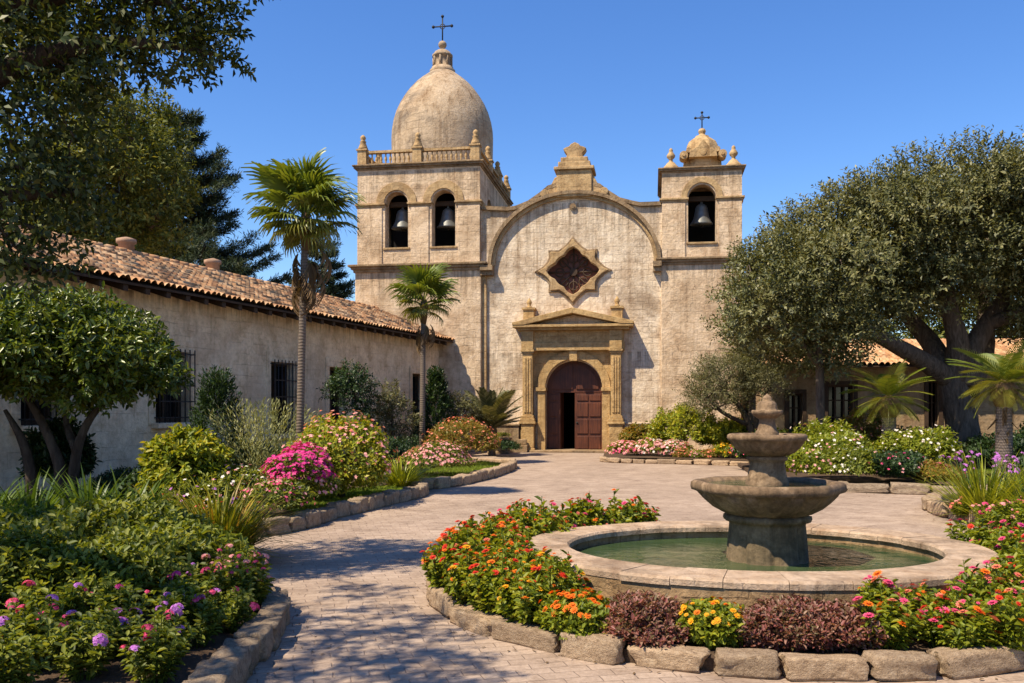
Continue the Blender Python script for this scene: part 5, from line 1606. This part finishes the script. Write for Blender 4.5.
def flowering(name, loc, var, sc, cols, nfl, label, cat, group, heads=HEAD, hs=1.0, seed=0, mat=None, zb=.09, hz=1.0):
    q = np.random.default_rng(seed)
    t = empty(name, (loc[0], loc[1], zb), 0, label, cat, group)
    rz = q.uniform(0, 6.28)
    f = link('foliage', UPM[var] if mat is None else mat[var], t, (0,0,0), (0,0,rz), (sc, sc, sc*hz))
    link('stem', UPS[var], t, (0,0,0), (0,0,rz), (sc, sc, sc*hz))
    tips = UP[var][1]; ids = q.permutation(len(tips))[:nfl]
    Rz = Matrix.Rotation(rz, 3, 'Z')
    for i in ids:
        p, d = tips[i]
        p = Rz @ Vector((p[0]*sc, p[1]*sc, p[2]*sc*hz+.012)); d = Rz @ Vector(d)
        s = hs*float(q.choice([.42,.6,.8,.95,1.05,1.2]))
        e = d.to_track_quat('Z', 'Y').to_euler()
        link('flower_head', heads[cols[int(q.integers(len(cols)))]], t, p, e, (s, s, s))
    return t
q = np.random.default_rng(77); k = 0
def poolbed(a, off):
    a = R(a); return (FC[0]+(2.12+off)*math.cos(a), FC[1]+(1.80+off*.95)*math.sin(a))
# left and back drift: orange and red
for a in np.arange(108, 229, 6.4):
    for off in (.18, .44, .66):
        if a > 222 and off < .3: continue
        aa = a+q.normal(0, 1.6)
        x, y = poolbed(aa, off+q.normal(0, .05))
        back = aa < 150
        cols = ['red','red','coral','pink','orange'] if back else (['orange','red','red','orange','coral'] if aa < 200 else ['orange','red','orange','yellow','red'])
        sc = q.uniform(.92, 1.18)*(1.12 if back else 1.0)*(.92 if off > .6 else 1.05)
        lb = 'red and coral flowered plant in the drift behind the left rim of the pool' if back else 'orange and red flowered plant in the drift between the left stone edging and the pool'
        flowering('zinnia_plant', (x, y), k % 4, sc, cols, 24 if back else 20, lb, 'flowering plant', 'red flowers behind the pool' if back else 'orange flowers left of the pool', seed=300+k, hs=1.08, hz=q.uniform(.85,1.3))
        k += 1
# right drift: red, pink, magenta
for a in list(np.arange(279, 372, 6.5)):
    for off in (.18, .46, .70):
        if a < 285 and off > .6: continue
        aa = a+q.normal(0, 1.6)
        if aa > 372: continue
        x, y = poolbed(aa, off+q.normal(0, .05))
        lo_ = aa < 312
        cols = ['red','coral','pink','orange'] if lo_ else ['red','pink','magenta','pink','red']
        flowering('zinnia_plant', (x, y), k % 4, q.uniform(.95, 1.15)*(.88 if lo_ else (1.12 if off < .6 else 1.0)), cols, 16, 'pink and red flowered plant in the drift right of the pool', 'flowering plant', 'pink and red flowers right of the pool', seed=600+k, hs=1.15, hz=q.uniform(.85,1.35))
        k += 1
# front row between the drifts
def front(px, Y, rx, h, key, seed, mat, label, cat, fls=None, n=900, ln=.045, wd=.024, name='low_shrub', up=.8):
    x, y = at(px, Y)
    return shrub(name, (x, y), key, mound(seed, rx, rx*.85, h, n, 7, .10, ln, wd, True, z0=.0, amp=.22, up=up, zmin=-.8), mat, label, cat, stem=stems(6, h*.6, rx*.6, .008), flowers=fls)
def headed(t, seed, rx, h, nfl, col, hs, zmin=.1, heads=HEAD):
    """countable flower heads standing on a mound"""
    q = np.random.default_rng(seed); d = sphere_dirs(nfl, zmin, q); zc = .05+h*.38
    lp = lump(d, seed+5, .22)
    for dd_, l in zip(d, lp):
        p = np.array([dd_[0]*rx*l, dd_[1]*rx*.85*l, zc+dd_[2]*(h-zc)*l])*1.03
        e = Vector(dd_+np.array([0,0,.6])+q.normal(0,.2,3)).to_track_quat('Z','Y').to_euler()
        s = hs*q.uniform(.75, 1.2)
        link('flower_head', heads[col[int(q.integers(len(col)))]], t, Vector(p), e, (s, s, s))
t = front(579, 6.32, .26, .29, 'marigold', 41, L['zinnia'], 'bright orange marigold clump in front of the pool wall', 'flowering plant'); headed(t, 41, .26, .30, 60, ['orange'], 1.0)
front(643, 6.24, .36, .31, 'purpleA', 42, L['purple'], 'left of the two dull purple leaved shrubs, beside the orange marigolds', 'shrub', n=1700, up=1.1, ln=.038, wd=.017)
t = front(712, 6.15, .26, .28, 'lantana', 43, L['zinnia'], 'yellow flowered clump between the two purple leaved shrubs', 'flowering plant'); headed(t, 43, .26, .29, 50, ['yellow','orange','yellow'], .8)
front(788, 6.10, .36, .33, 'purpleB', 44, L['purple'], 'right purple leaved shrub, between the yellow clump and the pink flowers', 'shrub', n=1700, up=1.1, ln=.038, wd=.017)
front(836, 6.06, .28, .28, 'purpleC', 45, L['purple'], 'small purple leaved shrub touching the pink and red flowers', 'shrub', n=800, up=1.1)
# -- near left bed flowers
DK = [mesh_np('bedding_foliage', u[0][0], u[0][1], L['green']) for u in UP]
verb = [(-2.15,6.0,['violet','pink'],1.0),(-2.35,6.35,['violet','magenta'],1.05),(-2.2,5.55,['violet','violet','pink'],.9),(-2.6,5.75,['magenta','violet','pink'],1.0),(-2.75,6.2,['magenta','pink','red'],1.1),(-2.1,5.2,['violet','pink'],.85),
        (-2.55,5.3,['pink','violet'],.95),(-2.95,5.5,['violet','pink'],1.05),(-3.1,6.0,['pink','violet'],1.1),(-2.85,5.0,['violet','red'],.95),(-3.3,5.45,['pink','violet'],1.05),(-2.45,6.75,['magenta','violet'],1.1),(-3.5,6.2,['pink'],1.1),(-2.02,6.4,['violet','pink'],.8)]
for i, (x, y, c, s) in enumerate(verb):
    flowering('verbena_plant', (x, y), i % 4, s*1.0, c, 4, 'dark leaved plant with violet and pink flower clusters at the bottom left', 'flowering plant', 'violet and pink flowers of the near left bed', heads=CLUS, hs=1.05, seed=900+i, mat=DK)
for i, (x, y, s) in enumerate([(-2.12,6.95,1.15),(-2.28,7.3,1.2),(-2.5,7.35,1.0),(-2.15,7.15,.9)]):
    flowering('pink_phlox', (x, y), (i+1) % 4, s, ['palepink','pink','palepink'], 20, 'pink flowered plant at the path end of the near left bed', 'flowering plant', 'pink flowers at the path end of the near left bed', heads=CLUS, hs=.95, seed=940+i, mat=DK)

# -- strap leaved clumps
def straps(name, px, Y, n, length, width, mat, label, seed, rbase=.16, arch_=1.0, blooms=None, sc=1.0):
    x, y = at(px, Y)
    t = empty(name, (x, y, .09), random.uniform(0, 6.28), label, 'strap leaved plant')
    me = mesh_np('foliage', *strap_clump(seed, n, length, width, 1.0, 6, arch_, rbase), mat)
    link('foliage', me, t)
    if blooms:
        col, nb, hh, hs, heads, rr = blooms; q = np.random.default_rng(seed)
        for k in range(nb):
            a = q.uniform(0, 6.28); r_ = rr*math.sqrt(q.random()); z = hh*q.uniform(.8, 1.1)*(1-.15*r_/rr)
            s = MB().tube([(r_*.3*math.cos(a), r_*.3*math.sin(a), .02), (r_*.75*math.cos(a), r_*.75*math.sin(a), z*.6), (r_*math.cos(a), r_*math.sin(a), z)], [.006,.005,.004], 5).build('flower_stem', L['strap'], t)
            h_ = hs*q.uniform(.8, 1.2)
            link('flower_head', heads[col[int(q.integers(len(col)))]], s, (r_*math.cos(a), r_*math.sin(a), z), (q.normal(0,.4), q.normal(0,.4), 0), (h_, h_, h_))
    return t
straps('daylily_clump', 218, 9.9, 850, .92, .026, L['strap_gold'], 'golden green arching daylily clump spilling onto the path at left', 51, .30, 1.15, (['red','coral'], 9, .60, .9, HEAD, .55))
straps('daylily_clump', 172, 10.2, 400, .85, .026, L['strap_gold'], 'smaller golden green daylily clump behind the large green mounds', 52, .26, 1.1, (['red'], 5, .6, .9, HEAD, .4))
for i, (px, Y, lb) in enumerate([(28,11.2,'dark green strap leaved clump under the umbrella tree at the left edge'), (88,11.6,'dark green strap leaved clump right of the umbrella tree stems'), (128,11.9,'bright tipped green strap leaved clump before the wing wall, right of its dark twin'), (-20,10.8,'dark green strap leaved clump cut by the left edge of the picture')]):
    straps('agapanthus_clump', px, Y, 150, .95, .045, L['strap'], lb, 55+i, .22, .9)
straps('lime_clump', 401, 18.3, 320, .82, .032, L['strap_lime'], 'bright lime green arching clump on the small lawn at left', 61, .25, 1.05)
straps('society_garlic', 985, 13.3, 300, 1.02, .032, L['strap_lime'], 'tall lime green strap leaved plant with violet flowers in the right side bed', 62, .30, .6, (['violet'], 34, .98, 1.0, CLUS, .62))
straps('society_garlic', 1040, 12.6, 260, 1.0, .032, L['strap_lime'], 'strap leaved plant with violet flowers cut by the right edge', 63, .28, .6, (['violet'], 20, 1.0, 1.0, CLUS, .55))

# -- middle left
x, y = at(186, 13.0)
shrub('azalea_bush', (x, y), 'azalea', mound(71, .56, .52, 1.30, 620, 8, .18, .10, .046, True, z0=.35, amp=.2, up=.6, zmin=-.5), L['lime'], 'round yellow green bush on several thin stems before the barred window', 'shrub', stem=stems(6, 1.0, .35, .022))
x, y = at(160, 13.6)
shrub('dark_bush', (x, y), 'darkA', mound(72, .5, .5, .85, 500, 8, .2, .09, .04, amp=.2), L['deep'], 'dark green bush in the shade left of the yellow green bush', 'shrub')
x, y = at(62, 15.0)
shrub('dark_bush', (x, y), 'darkB', mound(73, .55, .5, 1.5, 700, 8, .2, .11, .045, True, amp=.25), L['deep'], 'dark leafy bush against the wing wall behind the umbrella tree stems', 'shrub')
x, y = at(302, 13.75)
shrub('magenta_mound', (x, y), 'magm', mound(74, .60, .58, .98, 900, 7, .15, .06, .03, amp=.18), L['green'], 'dome of dense magenta flowers beside the small lawn', 'flowering shrub', flowers=[fl('mag_f', 74, .60, .58, .98, 620, .040, B['magenta'], zmin=.25), fl('mag_f2', 174, .60, .58, .9, 130, .034, B['palepink'], zmin=-.1, clump=9)])
for i, (px, Y, r, h, lb, cc, ff) in enumerate([
        (238, 13.0, .58, .78, 'green plant with scattered white and pink flowers left of the magenta dome', ['white','palepink'], 60),
        (205, 12.6, .50, .66, 'white flowered green plant next to the daylily clump', ['white','violet'], 46),
        (272, 12.75, .46, .62, 'pink dotted green plant in front of the magenta dome', ['palepink','pink'], 80)]):
    x, y = at(px, Y)
    t = shrub('bedding_plant', (x, y), 'bed%d' % i, mound(80+i, r, r, h, 750, 7, .15, .07, .032, True, amp=.22), L['green'], lb, 'flowering plant', flowers=[fl('bedf%d%s' % (i, c), 80+i*3+j, r, r, h, ff, .03, B[c], zmin=-.1) for j, c in enumerate(cc)])
x, y = at(341, 15.7)
shrub('photinia_bush', (x, y), 'photinia', mound(84, .86, .84, 1.5, 1500, 8, .2, .085, .042, amp=.22, z0=.1, zmin=-.7), L['lime'], 'large loose yellow green bush with pink tips at the foot of the tall palm', 'shrub', stem=stems(8, 1.1, .6, .025), flowers=[fl('phot_f', 84, .86, .84, 1.5, 260, .04, B['palepink'], zmin=-.2), fl('phot_f2', 184, .86, .84, 1.45, 130, .04, B['coral'], zmin=-.2)])
def cone_bush(seed, r, h, n, K, Ltw, ln, wd):
    q = np.random.default_rng(seed); z = h*q.random(n)**1.25; a = q.uniform(0, 6.28, n)
    rr = r*(1-z/h*.93)*(.4+.6*q.random(n)**.5)*(1+.25*np.sin(a*3+z*5))
    pos = np.stack([rr*np.cos(a), rr*np.sin(a), z], 1)
    dr = unit(np.stack([np.cos(a)*.6, np.sin(a)*.6, np.full(n, 1.0)], 1)+q.normal(0, .25, (n, 3)))
    return spray_leaves(pos, dr, K, Ltw, ln, wd, False, .55, 0, q)
x, y = at(217, 17.8)
shrub('dwarf_conifer', (x, y), 'dconif', cone_bush(85, .72, 2.15, 900, 10, .34, .10, .03), L['deep'], 'dark green conical bush between the two barred windows', 'shrub', stem=stems(2, 1.2, .1, .05))
x, y = at(264, 16.8)
q2 = np.random.default_rng(86); n = 110
dws = unit(np.stack([q2.normal(0,.42,n), q2.normal(0,.42,n), np.full(n,1.0)],1)); pos = np.stack([q2.normal(0,.14,n), q2.normal(0,.14,n), np.full(n,.05)],1)
g = join([spray_leaves(pos, dws, 30, 1.75, .11, .02, False, .42, 0, q2), spray_leaves(pos[:60]+dws[:60]*.9, unit(dws[:60]+q2.normal(0,.3,(60,3))), 16, .85, .09, .018, False, .42, 0, q2)])
shrub('wispy_shrub', (x, y), 'wispy', g, L['wispy'], 'wispy pale green shrub of upright feathery shoots by the second barred window', 'shrub', stem=stems(8, .9, .3, .014))
for i, (px, Y, r, h, lb) in enumerate([(438, 21.0, .80, .80, 'pale pink flowered mound on the far left bed in front of the rusty mound'), (462, 25.2, 1.05, 1.32, 'rounded rusty green mound with coral flowers near the church door')]):
    x, y = at(px, Y)
    shrub('flowering_mound', (x, y), 'fm%d' % i, mound(90+i, r, r, h, 1300, 7, .16, .07, .034, amp=.12), L['autumn' if i else 'green'], lb, 'flowering shrub', flowers=[fl('fm_f%d' % i, 90+i, r, r, h, 420 if i == 0 else 190, .042, B['palepink' if i == 0 else 'coral'], amp=.12)])
def small_tree(name, px, Y, h, zc0, r, seed, mat, label, per=220, ln=.09, wd=.04, lobes=None, th=.05):
    x, y = at(px, Y); q = np.random.default_rng(seed); C, Rr = [], []
    for lx, lz, lr in lobes:
        for k in range(int(12*lr*lr)+4):
            d = sphere_dirs(1, -1, q)[0]; rr = lr*q.random()**.4*.75
            C.append((x+lx+d[0]*rr, y+d[1]*rr*.8, lz+d[2]*rr)); Rr.append(lr*q.uniform(.32, .5))
    limbs = [([(x,y,0),(x+.03,y,h*.25),(x+lobes[0][0]*.5,y,h*.45),(x+lobes[0][0],y,lobes[0][1])],[th,th*.9,th*.7,th*.3])]
    for lx, lz, lr in lobes[1:]: limbs.append(([(x,y,.05),(x+lx*.3,y,h*.3),(x+lx,y,lz)],[th*.8,th*.6,th*.25]))
    return make_tree(name, (x, y, 0), limbs, C, Rr, mat, M['bark_dark'], label, per=per, K=7, Ltw=.2, ln=ln, wd=wd, tw=.02, seed=seed, every=2)
small_tree('dark_shrub_tree', 360, 24.6, 2.9, 0, 0, 95, L['deep'], 'dark leaved small tree before the first dark doorway of the wing', lobes=[(-.15,2.25,.85),(.1,1.6,.6)], per=330)
small_tree('pale_shrub_tree', 392, 25.2, 2.4, 0, 0, 96, L['olive'], 'olive green small tree touching the right side of the dark small tree', lobes=[(0,1.75,.75),(.35,1.2,.5),(-.2,1.1,.45)], per=330)
x, y = at(436, 31.3)
shrub('dark_cypress_bush', (x, y), 'cyp', cone_bush(97, .75, 2.75, 900, 9, .34, .13, .05), L['deep'], 'dark upright bush in the corner behind the shorter fan palm', 'shrub')
small_tree('pale_corner_tree', 466, 31.6, 2.2, 0, 0, 98, L['olive'], 'pale olive bush against the corner of the domed tower', lobes=[(0,1.7,.75),(-.55,1.9,.55),(.5,1.3,.55)], per=260)
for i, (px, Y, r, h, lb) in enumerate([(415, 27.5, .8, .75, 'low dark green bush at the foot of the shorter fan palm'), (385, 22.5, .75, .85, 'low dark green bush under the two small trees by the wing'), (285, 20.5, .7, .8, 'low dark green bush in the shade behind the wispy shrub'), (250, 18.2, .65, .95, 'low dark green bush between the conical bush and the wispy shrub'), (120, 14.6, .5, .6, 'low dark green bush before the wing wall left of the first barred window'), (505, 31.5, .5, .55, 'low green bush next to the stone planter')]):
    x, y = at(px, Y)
    shrub('low_bush', (x, y), 'lowd%d' % (i % 3), mound(110+i % 3, .75, .72, .8, 650, 7, .18, .09, .04, amp=.2), L['deep'], lb, 'shrub', 'low dark bushes in the left beds', sc=(r/.75, r/.75, h/.8))
# lawn
def lawn(name, poly, n, h, seed):
    q = np.random.default_rng(seed); xs = [p[0] for p in poly]; ys = [p[1] for p in poly]; pts = []
    while len(pts) < n:
        x, y = q.uniform(min(xs), max(xs)), q.uniform(min(ys), max(ys))
        if in_poly(x, y, poly): pts.append((x, y, .10))
    pts = np.array(pts); d = unit(np.stack([q.normal(0,.4,n), q.normal(0,.4,n), np.ones(n)], 1))
    g = leaves_geo(pts, d, unit(q.normal(0,1,(n,3))), h*q.uniform(.6,1.2,n), .012)
    o = link(name, mesh_np(name, g[0], g[1], L['grass'])); tag(o, kind='stuff')
lawn('lawn_grass', [(-3.1,13.2),(-2.75,14.2),(-2.35,15.6),(-2.0,16.8),(-1.95,17.6),(-2.6,18.2),(-3.6,16.8),(-3.9,14.6)], 16000, .07, 1)
lawn('lawn_grass', [(-1.7,19.2),(-1.15,20.4),(-.7,22.0),(-.3,24.0),(-.2,25.6),(-.9,26.8),(-2.6,26.5),(-2.8,20)], 12000, .08, 2)
lawn('lawn_grass', [(9.5,18.6),(14,18.8),(15,23.5),(11,24.5),(8.8,22.0)], 12000, .08, 3)

# -- right of the door
for i, (px, Y, r, h) in enumerate([(628,28.9,.62,.58),(652,28.6,.66,.66),(674,28.4,.55,.60)]):
    x, y = at(px, Y)
    shrub('petunia_mound', (x, y), 'pet%d' % i, mound(120+i, r, r*.8, h, 600, 7, .14, .07, .035, amp=.15), L['zinnia'], ['soft pink petunia mound nearest the church door', 'pink petunia mound in the middle of the door border', 'white and pink petunia mound touching the yellow green border plants'][i], 'flowering plant', 'petunias beside the church door', zb=.07,
          flowers=[fl('petf%d' % i, 120+i, r, r*.8, h, 230, .055, B['palepink'], amp=.15, zmin=-.2), fl('petg%d' % i, 140+i, r, r*.8, h, 70, .05, B['white' if i else 'pink'], amp=.15, zmin=-.2)])
for i, (px, Y, r, h, mt, lb, fc) in enumerate([(684,30.2,1.25,1.8,'lime','tall yellow green bush right of the church door',None),(727,29.8,.95,1.32,'lime','shorter yellow green bush in front of the olive tree',None),(638,31.2,.75,1.0,'autumn','small rusty bush against the facade right of the door',None),(763,29.0,.8,1.0,'zinnia','green bush behind the fountain below the olive tree','coral')]):
    x, y = at(px, Y)
    shrub('yellow_bush', (x, y), 'yb%d' % i, mound(130+i, r, r*.9, h, 900, 8, .22, .12, .058, amp=.22), L[mt], lb, 'shrub', zb=.07, stem=stems(6, h*.6, r*.5, .02), flowers=[fl('ybf', 133, r, r*.9, h, 90, .06, B[fc])] if fc else None)
for i, px in enumerate([684, 697, 710, 722, 734, 747]):
    x, y = at(px, 27.6-.1*i)
    c = [('autumn','coral'),('zinnia','palepink'),('autumn','coral'),('lime','yellow'),('lime','orange'),('autumn','coral')][i]
    shrub('border_plant', (x, y), 'bp%d' % i, mound(150+i, .34, .3, .38 if i < 3 else .55, 260, 6, .1, .07, .035, amp=.15), L[c[0]], 'low border plant behind the small edging stones right of the door', 'border plant', 'low border plants by the church door', zb=.07, flowers=[fl('bpf%d' % i, 150+i, .34, .3, .38 if i < 3 else .55, 60, .04, B[c[1]], amp=.15)])
# -- under the big tree
spec = [('white_flower_shrub',832,20.2,.95,1.32,'zinnia',[('white',95),('palepink',30)],'white flowered light green shrub just right of the fountain'),
        ('white_flower_shrub',806,19.2,.70,.80,'zinnia',[('palepink',60),('white',30)],'low pale flowered shrub directly behind the fountain bowl'),
        ('white_flower_shrub',848,18.9,.72,.80,'green',[('white',50)],'lower white flowered shrub above the grey edging stones'),
        ('white_flower_shrub',918,20.6,.95,1.30,'zinnia',[('white',120)],'white flowered green shrub before the trunk of the big tree'),
        ('rusty_shrub',870,23.2,.95,1.55,'autumn',[('coral',120)],'rusty orange shrub before the short feather palm'),
        ('dark_flower_shrub',884,18.8,.72,.72,'deep',[('pink',46),('palepink',40)],'dark green shrub with pink flowers above the grey edging stones'),
        ('dark_flower_shrub',938,18.4,.50,.48,'autumn',[('pink',70)],'low reddish flowering plant near the end of the grey edging stones'),
        ('dark_flower_shrub',905,19.6,.55,.70,'deep',[('magenta',30)],'dark shrub with a few magenta flowers below the white flowered shrub'),
        ('dark_flower_shrub',770,24.5,.9,.85,'deep',[('pink',80)],'dark shrub with pink flowers seen above the middle fountain bowl'),
        ('dark_flower_shrub',808,26.5,.9,.95,'deep',[('palepink',60)],'dark shrub by the slender tree below the garden building windows')]
for i, (nm, px, Y, r, h, mt, fs, lb) in enumerate(spec):
    x, y = at(px, Y)
    shrub(nm, (x, y), 'ut%d' % i, mound(160+i, r, r*.9, h, int(700+500*r), 7, .17, .085, .04, amp=.2), L[mt], lb, 'flowering shrub', flowers=[fl('utf%d%s' % (i, c), 160+i, r, r*.9, h, n_, .038, B[c], zmin=-.1) for c, n_ in fs])
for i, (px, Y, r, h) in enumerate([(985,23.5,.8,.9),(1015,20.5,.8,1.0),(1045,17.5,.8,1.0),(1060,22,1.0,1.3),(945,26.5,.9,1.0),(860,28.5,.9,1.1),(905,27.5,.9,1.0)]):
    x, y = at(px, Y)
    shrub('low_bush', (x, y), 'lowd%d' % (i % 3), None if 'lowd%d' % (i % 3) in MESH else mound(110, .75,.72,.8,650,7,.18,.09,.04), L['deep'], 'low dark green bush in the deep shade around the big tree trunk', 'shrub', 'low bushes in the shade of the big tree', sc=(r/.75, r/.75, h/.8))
# -- right side bed
for i, (px, Y, s) in enumerate([(1002,11.6,1.0),(1020,11.9,1.1),(985,12.1,.8),(1012,12.6,1.05),(1032,11.3,1.1),(960,13.2,.7),(1045,12.0,1.1)]):
    x, y = at(px, Y)
    flowering('side_bed_flower', (x, y), i % 4, s, ['pink','coral','palepink'], 10, 'small pink flowered plant at the front of the right side bed', 'flowering plant', 'pink flowers of the right side bed', seed=1200+i, heads=CLUS)
# fallen petals and dry leaves scattered along the kerbs: too many and small to count
q = np.random.default_rng(99); pts = []
for cv, n, w in ((EDGE_POOL, 260, .13), (EDGE_NEAR, 220, .25), (EDGE_MID, 140, .25), (EDGE_SIDE, 140, .4), (EDGE_TREE, 120, .45)):
    for k in range(n):
        p = cv[int(q.integers(len(cv)))]; pts.append((p[0]+q.normal(0, w), p[1]+q.normal(0, w), .012))
for k in range(260):
    a = q.uniform(R(5), R(95)); r = abs(q.normal(0, .25)); pts.append((FC[0]+(2.2+r)*math.cos(a), FC[1]+(1.9+r)*math.sin(a), .012))
pts = np.array(pts); n = len(pts); d = np.stack([q.normal(0,1,n), q.normal(0,1,n), q.normal(0,.15,n)], 1)
g = leaves_geo(pts, unit(d), np.tile([[0,0,1.]], (n,1))+q.normal(0,.2,(n,3)), q.uniform(.02,.05,n), q.uniform(.012,.024,n))
o = link('fallen_leaves', mesh_np('fallen_leaves', g[0], g[1], L['dead'])); tag(o, kind='stuff')
